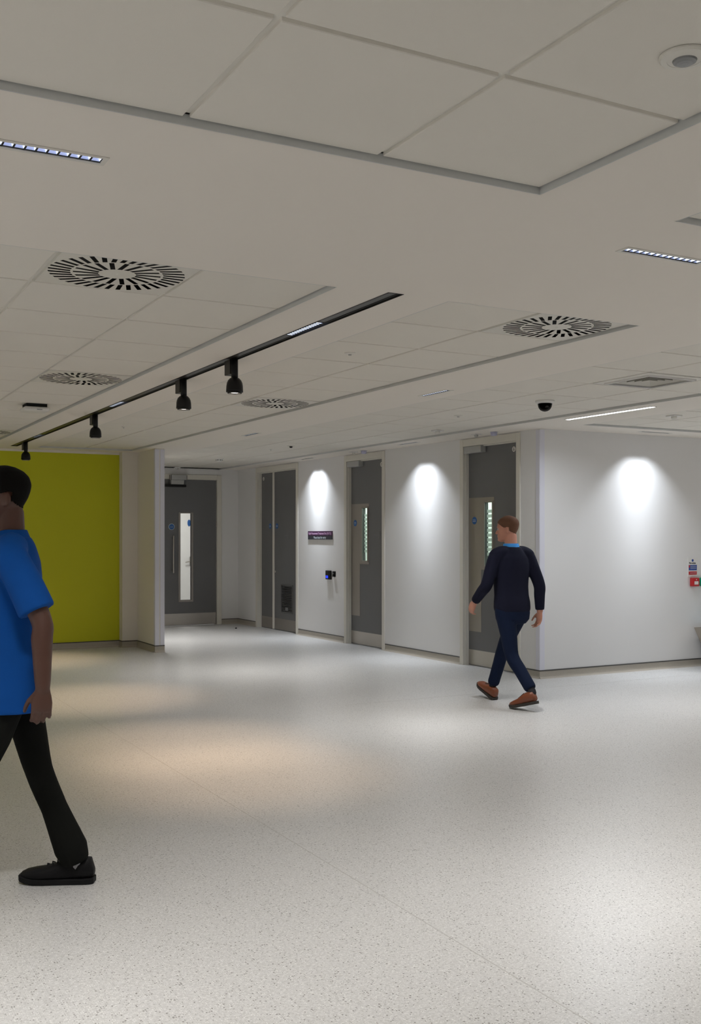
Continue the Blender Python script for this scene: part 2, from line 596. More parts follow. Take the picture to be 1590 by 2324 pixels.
# plaster margin above the green, pier and projecting wall end
wp = MB().box(-7, 3.82, 13.499, 13.62, SOF - 0.03, SOF).box(3.82, 4.02, 13.36, 13.62, 0, SOF).build('wall_pier', M['cream'])
structure(wp, 'cream wall pier between the green wall and the lobby opening')
wn = MB().box(4.02, 4.135, 12.6, 16.2, 0, SOF).build('wall_partition', M['cream'])
structure(wn, 'projecting cream wall end beside the lobby opening')
structure(MB().box(-7.1, -6.9, -7, 13.6, 0, SOF).build('wall_left', M['wall']), 'white wall closing the hall on the left')
structure(MB().box(-7, 13.2, -7.1, -6.9, 0, SOF).build('wall_front', M['wall']), 'white wall closing the hall behind the viewer')
structure(MB().box(13.0, 13.2, -7, 8.5, 0, SOF).build('wall_end', M['wall']), 'white wall closing the side corridor')

# ------------------------------------------------------------------ skirtings
def skirting(name, label, runs, loc=(0, 0, 0), rz=0.0):
    """runs: (s0, s1) along local x; coved sheet vinyl with a dark capping strip; local y points into the room"""
    a, b = MB(), MB()
    for (s0, s1) in runs:
        pr = [(0.0, 0.0), (0.030, 0.0), (0.014, 0.006), (0.006, 0.018), (0.004, 0.032), (0.004, 0.076), (0.0, 0.076)]
        n = len(pr)
        vs_ = [(s0, p[0], p[1]) for p in pr] + [(s1, p[0], p[1]) for p in pr]
        a.add(vs_, [(i, (i + 1) % n, n + (i + 1) % n, n + i) for i in range(n)] + [tuple(range(n - 1, -1, -1)), tuple(range(n, 2 * n))])
        b.box(s0, s1, 0, 0.007, 0.076, 0.087)
    o = a.build(name, M['skirt'], None, loc=loc)
    o.rotation_euler = (0, 0, rz)
    tag(o, label, 'skirting', kind='structure')
    b.build('cap_strip', M['cap'], o)
    return o

skirting('baseboard_doors', 'beige coved skirting with dark cap along the wall of doors', [(0, 0.30), (1.382, 3.012), (4.075, 5.462), (6.975, 7.72)], (DW[0], DW[1], 0), DWA)
skirting('baseboard_right', 'beige coved skirting with dark cap below the scallop lit wall', [(-13.0, -6.715)], (0, 8.42, 0), R(180))
skirting('baseboard_far', 'beige coved skirting with dark cap beside the far lobby door', [(-6.57, -6.27)], (0, 16.12, 0), R(180))
skirting('baseboard_green', 'beige coved skirting with dark cap under the green wall', [(-3.82, 6.9)], (0, 13.5, 0), R(180))
skirting('baseboard_pier', 'beige coved skirting with dark cap under the cream pier', [(-4.02, -3.815)], (0, 13.36, 0), R(180))
skirting('baseboard_return', 'short beige skirting on the return beside the green wall', [(0, 0.14)], (3.82, 13.36, 0), R(90))
skirting('baseboard_partition', 'beige coved skirting with dark cap along the cream partition side', [(0, 0.76)], (4.02, 12.6, 0), R(90))
skirting('baseboard_nib', 'beige skirting across the end of the projecting wall', [(-4.14, -4.015)], (0, 12.6, 0), R(180))

# ------------------------------------------------------------------ corner guards
def guard(label, corner, dirs, z0=0.087, z1=2.535, w=0.052):
    """L shaped guard: dirs = signs of the two faces"""
    o = MB()
    (ax, ay), (bx_, by_) = dirs
    t = 0.004
    x, y = corner
    o.box(x - t if ax == 0 else x, x + t if ax == 0 else x + ax * w, y - t if ay == 0 else y, y + t if ay == 0 else y + ay * w, z0, z1)
    o.box(x - t if bx_ == 0 else x, x + t if bx_ == 0 else x + bx_ * w, y - t if by_ == 0 else y, y + t if by_ == 0 else y + by_ * w, z0, z1)
    g = o.build('corner_guard', M['guard'], None, bevel=0.001, segs=1)
    tag(g, label, 'corner guard', 'pale corner guards')
    return g
guard('pale lilac corner guard where the door wall meets the right wall', (6.718, 8.419), ((1, 0), (0, 1)), w=0.06)
guard('pale corner guard on the left edge of the projecting wall end', (4.019, 12.599), ((1, 0), (0, 1)))
guard('pale corner guard on the right edge of the projecting wall end', (4.136, 12.599), ((-1, 0), (0, 1)))

# ------------------------------------------------------------------ doors
def door_frame(root, a, b, top, head=0.08, jamb=0.063, depth=0.13):
    f = MB()
    for (u0, u1) in ((a - jamb, a), (b, b + jamb)):
        f.box(u0, u1, -depth, 0.014, 0.0, top + head)
    f.box(a, b, -depth, 0.014, top, top + head)
    fr = f.build('frame', M['frame'], root, bevel=0.003)
    s_ = MB()      # door stop, a second step inside the reveal
    s_.box(a, a + 0.012, -depth, -0.022, 0, top).box(b - 0.012, b, -depth, -0.022, 0, top).box(a, b, -depth, -0.022, top - 0.012, top)
    s_.build('door_stop', M['frame'], root)
    return fr

def disc(name, m, parent, s_, y, z, r, n=28, t=0.002):
    return MB().lathe([(r * 0.999, 0), (r, t * 0.5), (r, t)], n, (s_, y, z), 'y').build(name, m, parent)

def fire_sign(leaf, s_, y, z, r=0.042):
    d = disc('fire_door_sign', M['blue'], leaf, s_, y, z, r)
    if r > 0.046:
        pass
    text_mesh('sign_text', 'Fire door\nkeep shut', r * 0.42, M['palegrey'], leaf, (s_, y + 0.0025, z), WALLTEXT, width=r * 1.3)
    return d

def plug_mark(leaf, s_, y, z, r=0.028):
    disc('door_marker', M['offwhite'], leaf, s_, y, z, r)
    o = MB().box(s_ - r * 0.28, s_ + r * 0.28, y + 0.002, y + 0.003, z + r * 0.15, z + r * 0.55)
    o.box(s_ - r * 0.5, s_ + r * 0.5, y + 0.002, y + 0.003, z - r * 0.5, z - r * 0.12)
    o.build('marker_symbol', M['door'], leaf)

def small_plate(leaf, s_, y, z):
    MB().box(s_ - 0.085, s_ + 0.085, y, y + 0.003, z - 0.05, z + 0.05).build('name_plate', M['door'], leaf)
    q = MB()
    x = s_ + 0.062
    for w in (0.016, 0.008, 0.012, 0.012, 0.010, 0.014, 0.006, 0.010, 0.012):
        q.box(x - w, x, y + 0.003, y + 0.004, z - 0.008, z + 0.010)
        x -= w + 0.0035
    q.box(s_ - 0.062, s_ - 0.040, y + 0.003, y + 0.004, z - 0.036, z - 0.026)
    q.build('faint_lettering', M['dimtext'], leaf)

def glazed_door(idx, a, b, label):
    root = empty('door_%d' % idx, (DW[0], DW[1], 0), DWA)
    tag(root, label, 'door', kind='structure')
    door_frame(root, a, b, DT)
    y = -0.06
    # leaf with a real hole for the vision panel
    g0, g1, gz0, gz1 = b - 0.448, b - 0.313, 1.126, 1.822
    L = MB()
    L.box(a + 0.003, g0, y - 0.045, y, 0.006, DT - 0.003).box(g1, b - 0.003, y - 0.045, y, 0.006, DT - 0.003)
    L.box(g0, g1, y - 0.045, y, 0.006, gz0).box(g0, g1, y - 0.045, y, gz1, DT - 0.003)
    leaf = L.build('leaf', M['door'], root)
    MB().box(a + 0.012, b - 0.012, y, y + 0.002, 0.012, 0.178).build('kick_plate', M['steel'], leaf)
    # L shaped push plate around the vision panel
    p0, p1 = b - 0.48, b - 0.010
    pl = MB()
    pl.box(p0, g0, y, y + 0.0022, 1.08, 1.88).box(g1, p1, y, y + 0.0022, 1.08, 1.88)
    pl.box(g0, g1, y, y + 0.0022, 1.08, gz0).box(g0, g1, y, y + 0.0022, gz1, 1.88)
    pl.box(b - 0.245, p1, y, y + 0.0022, 0.385, 1.08)
    pl.build('push_plate', M['plate'], leaf)
    bd = MB()
    w = 0.018
    for (u0, u1, v0, v1) in ((g0 - w, g0, gz0 - w, gz1 + w), (g1, g1 + w, gz0 - w, gz1 + w), (g0, g1, gz0 - w, gz0), (g0, g1, gz1, gz1 + w)):
        bd.box(u0, u1, y + 0.0022, y + 0.012, v0, v1)
    bd.build('vision_frame', M['plate'], leaf, bevel=0.002, segs=1)
    MB().box(g0, g1, y - 0.012, y - 0.008, gz0, gz1).build('glass', M['gglass'], leaf)
    # venetian blind between the panes
    n = 10
    for k in range(n):
        zc = gz0 + 0.10 + (k + 0.5) * (gz1 - gz0 - 0.17) / n
        MB().box(g0 + 0.012, g1 - 0.004, y - 0.030, y - 0.026, zc - 0.017, zc + 0.017).build('blind_slat', M['slat'], leaf)
    MB().box(g0, g1, y - 0.040, y - 0.036, gz0, gz1).build('rear_glass', M['gglass'], leaf)
    fire_sign(leaf, b - 0.122, y + 0.0025, 1.625)
    plug_mark(leaf, a + 0.125, y, 2.375)
    small_plate(leaf, a + 0.245, y, 1.466)
    # closer box high on the hinge side
    cl = MB().box(b - 0.335, b - 0.020, y + 0.001, y + 0.075, 2.378, 2.452).build('door_closer', M['closer'], root, bevel=0.004)
    MB().box(b - 0.010, b - 0.004, y + 0.0005, y + 0.006, 0.2, 0.32).build('hinge', M['steel'], root)
    # lit room behind the glass
    back = MB().box(a - 0.2, b + 0.2, -1.30, -1.26, 0.0, SOF).box(a - 0.24, a - 0.2, -1.30, -0.162, 0, SOF).box(b + 0.2, b + 0.24, -1.30, -0.162, 0, SOF)
    back.box(a - 0.24, b + 0.24, -1.30, -0.162, SOF - 0.02, SOF)
    back.build('room_beyond', M['wall'], root)
    area_lamp('room_lamp', ((a + b) / 2, -0.7, SOF - 0.06), 0.4, 0.4, 30.0, NEUT, 170, parent=root)
    return root

glazed_door(1, *DOORS[0], 'dark grey door with slim glazed slot behind the person in navy')
glazed_door(2, *DOORS[1], 'dark grey door with slim glazed slot right of the purple sign')

# double cupboard door
def double_door():
    a, b = DOORS[2]
    root = empty('door_3', (DW[0], DW[1], 0), DWA)
    tag(root, 'dark grey double leaf cupboard door with a low louvre grille', 'door', kind='structure')
    door_frame(root, a, b, DT)
    y = -0.06
    m0, m1 = 6.415, 6.475
    gx0, gx1, gz0, gz1 = 5.79, 6.15, 0.30, 0.69
    L = MB()
    L.box(a + 0.003, gx0, y - 0.045, y, 0.006, DT - 0.003).box(gx1, m0, y - 0.045, y, 0.006, DT - 0.003)
    L.box(gx0, gx1, y - 0.045, y, 0.006, gz0).box(gx0, gx1, y - 0.045, y, gz1, DT - 0.003)
    la = L.build('leaf', M['door'], root)
    lb = MB().box(m1, b - 0.003, y - 0.045, y, 0.006, DT - 0.003).build('leaf', M['door'], root)
    MB().box(m0, m1, y - 0.045, y + 0.008, 0.006, DT - 0.002).build('meeting_strip', M['frame'], root, bevel=0.002)
    MB().box(a + 0.012, m0 - 0.01, y, y + 0.002, 0.012, 0.182).build('kick_plate', M['plate'], la)
    MB().box(m1 + 0.01, b - 0.012, y, y + 0.002, 0.012, 0.182).build('kick_plate', M['plate'], lb)
    fire_sign(la, 6.325, y + 0.0005, 1.606)
    fire_sign(lb, 6.572, y + 0.0005, 1.606)
    small_plate(la, 5.99, y, 1.455)
    plug_mark(lb, 6.82, y, 2.36)
    MB().lathe([(0.016, 0), (0.016, 0.008), (0.010, 0.012), (0.010, 0.022)], 16, (6.385, y, 0.90), 'y').build('lock_cylinder', M['steel'], la, smooth=True)
    # grille
    gr = MB()
    w = 0.022
    for (u0, u1, v0, v1) in ((gx0 - w, gx0, gz0 - w, gz1 + w), (gx1, gx1 + w, gz0 - w, gz1 + w), (gx0, gx1, gz0 - w, gz0), (gx0, gx1, gz1, gz1 + w)):
        gr.box(u0, u1, y, y + 0.010, v0, v1)
    gf = gr.build('grille', mat('grey_grille', (0.075, 0.075, 0.075), 0.45), root, bevel=0.002, segs=1)
    MB().box(gx0, gx1, y - 0.044, y - 0.040, gz0, gz1).build('grille_backing', M['void'], gf)
    n = 15
    sl = None
    for k in range(n):
        zc = gz0 + (k + 0.5) * (gz1 - gz0) / n
        if sl is None:
            sl = MB().add([(gx0, y - 0.012, 0.008), (gx1, y - 0.012, 0.008), (gx1, y + 0.004, -0.006), (gx0, y + 0.004, -0.006),
                           (gx0, y - 0.012, 0.011), (gx1, y - 0.012, 0.011), (gx1, y + 0.004, -0.003), (gx0, y + 0.004, -0.003)],
                          [(0, 1, 2, 3), (7, 6, 5, 4), (3, 2, 6, 7), (0, 4, 5, 1)]).mesh('louvre', mat('louvre_grey', (0.085, 0.085, 0.085), 0.4))
        obj('louvre', sl, gf, (0, 0, zc))
    MB().box(5.93, 6.02, y + 0.002, y + 0.006, 0.315, 0.365).build('grille_label', M['dimtext'], gf)
double_door()

# far lobby door, seen past the projecting wall
def far_door():
    root = empty('door_4', (0, 16.12, 0), R(180))
    tag(root, 'dark grey lobby door with tall glass slot and steel pull handle', 'door', kind='structure')
    a, b = -6.187, -5.252         # local x is minus world x
    top = 2.368
    door_frame(root, a, b, top, head=0.08, jamb=0.078)
    y = -0.02
    g0, g1, z0, z1 = -5.752, -5.568, 0.416, 1.818
    L = MB()
    L.box(a + 0.003, g0, y - 0.045, y, 0.006, top - 0.003).box(g1, b - 0.003, y - 0.045, y, 0.006, top - 0.003)
    L.box(g0, g1, y - 0.045, y, 0.006, z0).box(g0, g1, y - 0.045, y, z1, top - 0.003)
    leaf = L.build('leaf', M['door'], root)
    MB().box(a + 0.012, b - 0.012, y, y + 0.002, 0.012, 0.198).build('kick_plate', M['steel'], leaf)
    vf = MB()
    w = 0.032
    for (u0, u1, v0, v1) in ((g0 - w, g0, z0 - w, z1 + 0.016), (g1, g1 + w, z0 - w, z1 + 0.016), (g0, g1, z0 - w, z0), (g0, g1, z1, z1 + 0.016)):
        vf.box(u0, u1, y - 0.045, y + 0.010, v0, v1)
    vf.build('vision_frame', M['plate'], leaf, bevel=0.002, segs=1)
    MB().box(g0, g1, y - 0.026, y - 0.020, z0, z1).build('glass', M['glass'], leaf)
    hd = MB()
    hx = -5.434
    hd.tube([(hx, y + 0.055, 0.866), (hx, y + 0.055, 1.448)], 0.0125, 14)
    hd.tube([(hx, y, 0.90), (hx, y + 0.055, 0.90)], 0.010, 10, False).tube([(hx, y, 1.414), (hx, y + 0.055, 1.414)], 0.010, 10, False)
    hd.build('pull_handle', M['steel'], leaf, smooth=True)
    ring = disc('sign_rim', M['palegrey'], leaf, -5.42, y, 1.60, 0.052)
    fire_sign(leaf, -5.42, y + 0.002, 1.60, 0.042)
    for hz in (0.25, 0.95, 1.65, 2.12):
        MB().box(a - 0.006, a + 0.010, y, y + 0.014, hz - 0.05, hz + 0.05).build('hinge', M['steel'], root, bevel=0.003)
    c = MB().box(-5.64, -5.39, 0.014, 0.075, 2.354, 2.436).build('door_closer', M['closer'], root, bevel=0.004)
    MB().box(-5.66, -5.645, 0.014, 0.060, 2.358, 2.430).box(-5.385, -5.37, 0.014, 0.060, 2.358, 2.430).build('end_cap', M['plate'], c)
    MB().box(-5.60, -5.385, y + 0.001, 0.068, 2.282, 2.352).build('holder_box', M['closer'], root, bevel=0.003)
    MB().box(-5.645, -5.30, y + 0.001, 0.050, 2.243, 2.280).build('holder_arm', M['blackp'], root, bevel=0.004)
    # lit room beyond: white wall with a white door, lever handle and a blue oval sign
    rb = MB()
    rb.box(-7.2, -4.3, -2.24, -2.2, 0, SOF).box(-7.24, -7.2, -2.24, -0.162, 0, SOF).box(-4.3, -4.26, -2.24, -0.162, 0, SOF)
    rb.build('room_beyond', M['wall'], root)
    MB().box(-6.56, -5.70, -2.2, -2.17, 0.01, 2.1).build('inner_door', M['white'], root, bevel=0.003)
    MB().box(-6.525, -6.485, -2.17, -2.163, 0.90, 1.07).tube([(-6.505, -2.12, 0.99), (-6.40, -2.12, 0.97)], 0.011).tube([(-6.505, -2.17, 0.99), (-6.505, -2.12, 0.99)], 0.011).build('lever_handle', M['steel'], root)
    o = MB().lathe([(0.05, 0), (0.05, 0.003)], 24, (0, 0, 0), 'y').build('oval_sign', M['blue'], root, loc=(-6.475, -2.168, 1.69))
    o.scale = (0.62, 1.0, 1.25)
    area_lamp('lobby_room_lamp', (-5.9, -1.0, SOF - 0.05), 0.6, 0.6, 26.0, NEUT, 170, parent=root)
far_door()

# ------------------------------------------------------------------ ceiling: swirl diffusers
def make_swirl():
    root = empty('swirl_diffuser')
    pl = MB()
    r0, r1, r2, r3 = 0.078, 0.182, 0.192, 0.284
    W = 0.0102
    def ann(ra, rb, n=96):
        vs_, fs_ = [], []
        for k in range(n):
            a = 2 * math.pi * k / n
            vs_ += [(ra * math.cos(a), ra * math.sin(a), 0), (rb * math.cos(a), rb * math.sin(a), 0)]
        for k in range(n):
            k2 = (k + 1) % n
            fs_.append((2 * k, 2 * k2, 2 * k2 + 1, 2 * k + 1))
        pl.add(vs_, fs_)
    n = 64
    pl.add([(r0 * 1.002 * math.cos(2 * math.pi * k / n), r0 * 1.002 * math.sin(2 * math.pi * k / n), 0) for k in range(n)], [tuple(range(n))])
    ann(r1 - 0.0004, r2 + 0.0004)
    def band(ra, rb, cnt, skew, off):
        step = 2 * math.pi / cnt
        da, db = W / ra, W / rb
        for k in range(cnt):
            s0, s1 = k * step + off, (k + 1) * step + off
            m = 4
            A0, A1 = s0 + da, s1 - da
            B0, B1 = s0 + db + skew, s1 - db + skew
            vs_, fs_ = [], []
            for i in range(m + 1):
                t = i / m
                aa = A0 + (A1 - A0) * t
                bb = B0 + (B1 - B0) * t
                vs_ += [(ra * math.cos(aa), ra * math.sin(aa), 0), (rb * math.cos(bb), rb * math.sin(bb), 0)]
            for i in range(m):
                fs_.append((2 * i, 2 * i + 2, 2 * i + 3, 2 * i + 1))
            pl.add(vs_, fs_)
    band(r0, r1, 18, 0.10, 0.03)
    band(r2, r3, 36, 0.07, 0.0)
    # outer plate: circle to square
    hx, hy = PX / 2 - 0.012, PY / 2 - 0.012
    ca = math.atan2(hy, hx)
    angs = sorted([2 * math.pi * k / 96 for k in range(96)] + [ca, math.pi - ca, math.pi + ca, 2 * math.pi - ca])
    n = len(angs)
    vs_, fs_ = [], []
    for a in angs:
        c, s_ = math.cos(a), math.sin(a)
        q = min(hx / max(1e-6, abs(c)), hy / max(1e-6, abs(s_)))
        vs_ += [((r3 - 0.0004) * c, (r3 - 0.0004) * s_, 0), (q * c, q * s_, 0), (q * c, q * s_, 0.020)]
    for k in range(n):
        k2 = (k + 1) % n
        fs_.append((3 * k, 3 * k2, 3 * k2 + 1, 3 * k + 1))
        fs_.append((3 * k + 1, 3 * k2 + 1, 3 * k2 + 2, 3 * k + 2))
    pl.add(vs_, fs_)
    plate = pl.build('face_plate', M['offwhite'], root)
    MB().lathe([(0.006, -0.0015), (0.006, 0.001)], 12).build('centre_screw', M['grid'], root)
    b = MB()
    b.box(-0.284, 0.284, -0.284, 0.284, 0.05, 0.055)
    b.box(-0.284, -0.28, -0.284, 0.284, 0.001, 0.05).box(0.28, 0.284, -0.284, 0.284, 0.001, 0.05).box(-0.284, 0.284, -0.284, -0.28, 0.001, 0.05).box(-0.284, 0.284, 0.28, 0.284, 0.001, 0.05)
    b.build('plenum', M['void'], root)
    return root

sw_labels = [
    (('left', 2, 0), 'large white swirl diffuser nearest the viewer, left of the black track'),
    (('left', 3, 5), 'yellowish lit swirl diffuser further along the left bay, touching its edge'),
    (('left', 3, 12), 'swirl diffuser cut by the left picture edge near the green wall'),
    (('middle', 1, 0), 'white swirl diffuser at the near end of the middle ceiling bay'),
    (('middle', 1, 6), 'small distant swirl diffuser in the middle bay above the doors'),
]
swp = None
for key, lab in sw_labels:
    o = make_swirl() if swp is None else copy_tree(swp)
    if swp is None:
        swp = o
    o.location = (*cells[key], TIL - 0.002)
    tag(o, lab, 'air diffuser', 'swirl air diffusers in the ceiling')

# four way louvre diffuser
def make_louvre(key):
    root = empty('louvre_diffuser', (*cells[key], TIL))
    tag(root, 'square four way louvred air diffuser in the right ceiling bay', 'air diffuser')
    f = MB()
    o_, i_ = 0.282, 0.215
    for k, (a0, a1, b0, b1) in enumerate(((-o_, -i_, -o_, o_), (i_, o_, -o_, o_), (-i_, i_, -o_, -i_), (-i_, i_, i_, o_))):
        f.box(a0, a1, b0, b1, -0.001, 0.012)
    f.build('frame', M['offwhite'], root)
    q = MB()
    for (a0, a1, b0, b1) in ((-0.225, -0.212, -0.225, 0.225), (0.212, 0.225, -0.225, 0.225), (-0.212, 0.212, -0.225, -0.212), (-0.212, 0.212, 0.212, 0.225)):
        q.box(a0, a1, b0, b1, -0.012, 0.0)
    q.build('raised_rim', M['white'], root)
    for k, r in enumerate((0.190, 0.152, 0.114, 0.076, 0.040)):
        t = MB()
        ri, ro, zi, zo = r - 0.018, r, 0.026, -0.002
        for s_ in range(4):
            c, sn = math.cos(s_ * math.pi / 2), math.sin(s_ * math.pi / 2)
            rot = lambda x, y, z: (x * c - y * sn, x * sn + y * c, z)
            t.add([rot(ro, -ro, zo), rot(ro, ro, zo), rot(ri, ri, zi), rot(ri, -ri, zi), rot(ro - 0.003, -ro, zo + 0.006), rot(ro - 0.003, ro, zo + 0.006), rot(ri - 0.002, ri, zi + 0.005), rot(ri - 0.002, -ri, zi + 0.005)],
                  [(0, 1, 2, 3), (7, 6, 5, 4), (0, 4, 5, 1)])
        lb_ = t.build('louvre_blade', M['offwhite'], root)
        lb_.data.materials.append(M['void'])      # blade backs coloured black in place of the shade between blades
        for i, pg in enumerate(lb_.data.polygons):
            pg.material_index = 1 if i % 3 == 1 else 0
    MB().box(-0.215, 0.215, -0.215, 0.215, 0.05, 0.055).build('plenum', M['void'], root)
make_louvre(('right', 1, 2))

# ------------------------------------------------------------------ ceiling: linear downlights
def light_cells(root, L, n, w=LW):
    """row of n tapered reflector cells along local x, each a part of its own, and the black baffle around them"""
    p = L / n
    hx, hy = p / 2 - 0.0026, w / 2 - 0.004
    tx_, ty_, h = hx * 0.62, hy * 0.62, 0.020
    b = [(-hx, -hy, 0.002), (hx, -hy, 0.002), (hx, hy, 0.002), (-hx, hy, 0.002)]
    t = [(-tx_, -ty_, h), (tx_, -ty_, h), (tx_, ty_, h), (-tx_, ty_, h)]
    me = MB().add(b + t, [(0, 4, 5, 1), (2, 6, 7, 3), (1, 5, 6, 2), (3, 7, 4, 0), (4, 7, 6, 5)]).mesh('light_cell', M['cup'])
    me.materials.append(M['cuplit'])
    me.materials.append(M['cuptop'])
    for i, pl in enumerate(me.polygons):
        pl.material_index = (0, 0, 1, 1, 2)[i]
    bez = MB()
    for k in range(n):
        cx = -L / 2 + (k + 0.5) * p
        obj('light_cell', me, root, (cx, 0, 0))
        bez.box(cx + hx, cx + hx + 0.0052, -w / 2, w / 2, 0.0, 0.006)
    bez.box(-L / 2, L / 2, -w / 2, -w / 2 + 0.004, 0.0, 0.006).box(-L / 2, L / 2, w / 2 - 0.004, w / 2, 0.0, 0.006).box(-L / 2, -L / 2 + 0.0016, -w / 2, w / 2, 0.0, 0.006)
    bez.build('baffle', M['blackp'], root)

lin_labels = [
    'recessed linear downlight with bright cells at the far left, nearest the viewer',
    'recessed linear downlight with bright cells at the right picture edge',
    'short recessed linear downlight between the middle and right ceiling bays, nearer one',
    'small distant recessed linear downlight above the lobby opening, left of the doors',
    'recessed wall washer above the wall between the two glazed doors',
    'recessed wall washer above the purple sign',
    'recessed wall washer above the scallop lit right wall',
]
for (lx, ly, ll, d, wash), lab in zip(LIN, lin_labels):
    rz = 0 if d == 'x' else R(90)
    root = empty('wall_washer' if wash else 'linear_downlight', (lx, ly, SOF), rz)
    tag(root, lab, 'ceiling light', 'recessed wall washers' if wash else 'recessed linear downlights')
    light_cells(root, ll, 13)
    fl = MB()
    L2, W2, w2 = ll / 2, LW / 2, 0.014
    for (a0, a1, b0, b1) in ((-L2 - w2, L2 + w2, -W2 - w2, -W2), (-L2 - w2, L2 + w2, W2, W2 + w2), (-L2 - w2, -L2, -W2, W2), (L2, L2 + w2, -W2, W2)):
        fl.box(a0, a1, b0, b1, -0.003, 0.0)
    fl.build('trim_frame', M['offwhite'], root)
    MB().box(-L2 - 0.003, L2 + 0.003, -W2 - 0.003, W2 + 0.003, 0.022, 0.03).build('housing', M['black'], root)
    if wash:
        # narrow cells with a soft wide skirt of light
        for u in (-0.08, 0.08):
            for cone, blend, part in ((102, 0.55, 0.55), (66, 1.0, 0.9), (40, 1.0, 0.8)):
                spot_lamp('washer_lamp', (u, 0, -0.004), P_WASH * part / 2, COOL, cone, blend, radius=0.03, parent=root)
    else:
        area_lamp('downlight_lamp', (0, 0, -0.005), ll, LW, P_LIN, NEUT, SPREAD, parent=root)

# continuous LED line on the right
root = empty('led_strip', ((LED[0] + LED[1]) / 2, (LED[2] + LED[3]) / 2, SOF), R(90))
tag(root, 'long glowing white LED strip light in the ceiling on the right', 'ceiling light')
ln = LED[3] - LED[2]
MB().box(-ln / 2 + 0.006, ln / 2 - 0.006, -0.024, 0.024, -0.003, 0.006).build('diffuser', M['led'], root, bevel=0.002)
MB().box(-ln / 2, ln / 2, -0.03, -0.025, -0.004, 0.01).box(-ln / 2, ln / 2, 0.025, 0.03, -0.004, 0.01).box(-ln / 2, -ln / 2 + 0.005, -0.03, 0.03, -0.004, 0.01).box(ln / 2 - 0.005, ln / 2, -0.03, 0.03, -0.004, 0.01).build('trim_frame', M['offwhite'], root)
MB().box(-ln / 2, ln / 2, -0.03, 0.03, 0.012, 0.02).build('housing', M['black'], root)
area_lamp('strip_lamp', (0, 0, -0.006), ln - 0.02, 0.045, 20.0, COOL, 160, parent=root)

# ------------------------------------------------------------------ ceiling: lighting track and spots
tx = (TRACK[0] + TRACK[1]) / 2
root = empty('lighting_track', (tx, TRACK[2], SOF))
tag(root, 'long black recessed lighting track running toward the green wall', 'light track')
TL = TRACK[3] - TRACK[2]
hw = (TRACK[1] - TRACK[0]) / 2
tb = MB()
tb.box(-hw, -hw + 0.004, 0, TL, -0.002, 0.05).box(hw - 0.004, hw, 0, TL, -0.002, 0.05).box(-hw, hw, 0, 0.004, -0.002, 0.05).box(-hw, hw, TL - 0.004, TL, -0.002, 0.05)
tb.box(-hw, hw, 0, TL, 0.045, 0.05)
tb.build('channel', M['black'], root)
ins = MB()
mods = [(4.79, 5.17), (8.40, 8.75), (11.54, 11.90)]
segs = []
p = TRACK[2] + 0.01
for a, b in mods:
    segs.append((p, a)); p = b
segs.append((p, TRACK[3] - 0.01))
open_runs = [(5.45, 6.6), (6.95, 8.1)]
for a, b in segs:
    MB().box(-hw + 0.010, hw - 0.006, a - TRACK[2], b - TRACK[2] - 0.004, 0.006, 0.012).build('blank_insert', M['trackm'], root)
MB().box(-hw + 0.016, -hw + 0.020, 0.02, TL - 0.02, 0.003, 0.0065).box(hw - 0.020, hw - 0.016, 0.02, TL - 0.02, 0.003, 0.0065).build('conductor_rail', M['black'], root)
for a, b in mods:
    e = empty('light_module', (0, (a + b) / 2 - TRACK[2], 0.004), R(90))
    e.parent = root
    light_cells(e, b - a, 13, 0.044)
    MB().box(-(b - a) / 2, (b - a) / 2, -0.034, 0.034, 0.024, 0.03).build('housing', M['black'], e)
    area_lamp('track_module_lamp', (0, 0, -0.008), b - a, 0.04, P_TRK, NEUT, 100, parent=e)

def make_spot():
    root = empty('track_spotlight')
    MB().box(-0.026, 0.026, 0.012, 0.105, -0.085, 0.006).build('adaptor_box', M['black'], root, bevel=0.003)
    MB().lathe([(0.021, 0.006), (0.021, -0.118)], 20).build('stem', M['blackp'], root, smooth=True)
    prof = [(0.018, -0.108), (0.030, -0.114), (0.041, -0.126), (0.048, -0.142), (0.051, -0.160), (0.052, -0.182), (0.0525, -0.198), (0.043, -0.1985), (0.041, -0.190)]
    MB().lathe(prof, 28).build('bell_head', M['blackp'], root, smooth=True)
    MB().lathe([(0.044, -0.196), (0.044, -0.206), (0.036, -0.206), (0.036, -0.194)], 28).build('bezel', M['black'], root)
    MB().lathe([(0.0355, -0.196), (0.033, -0.199)], 28).build('lens', M['lens'], root)
    spot_lamp('spot_beam', (0, 0, -0.212), P_SPOT, WARM, 58, 1.0, radius=0.03, parent=root)
    return root
spots = [(5.99, 'black track spotlight nearest the viewer on the black track'), (6.93, 'black track spotlight second nearest the viewer on the track'),
         (9.30, 'black track spotlight third along the track toward the green wall'), (12.42, 'black track spotlight at the far end above the green wall')]
sp = None
for y, lab in spots:
    o = make_spot() if sp is None else copy_tree(sp)
    sp = sp or o
    o.location = (tx + 0.012, y, SOF - 0.0085)
    tag(o, lab, 'spotlight', 'black spotlights on the track')

# ------------------------------------------------------------------ ceiling: small devices
def device(name, label, cat, loc, prof, m, group=None, n=28):
    root = empty(name, loc)
    tag(root, label, cat, group)
    for nm, pr, mm in prof:
        MB().lathe(pr, n).build(nm, mm, root, smooth=False)
    return root

c = cells[('near', 4, 2)]
device('motion_sensor', 'round white ceiling motion sensor with grey lens at top right', 'sensor', (c[0] + 0.005, 1.756, TIL - 0.001),
       [('base_disc', [(0.058, 0.0), (0.058, -0.004), (0.054, -0.009), (0.040, -0.0105), (0.0395, -0.0095), (0.029, -0.011)], M['offwhite']),
        ('lens', [(0.0285, -0.010), (0.026, -0.015), (0.018, -0.019), (0.008, -0.0205)], M['lensgrey'])], None)
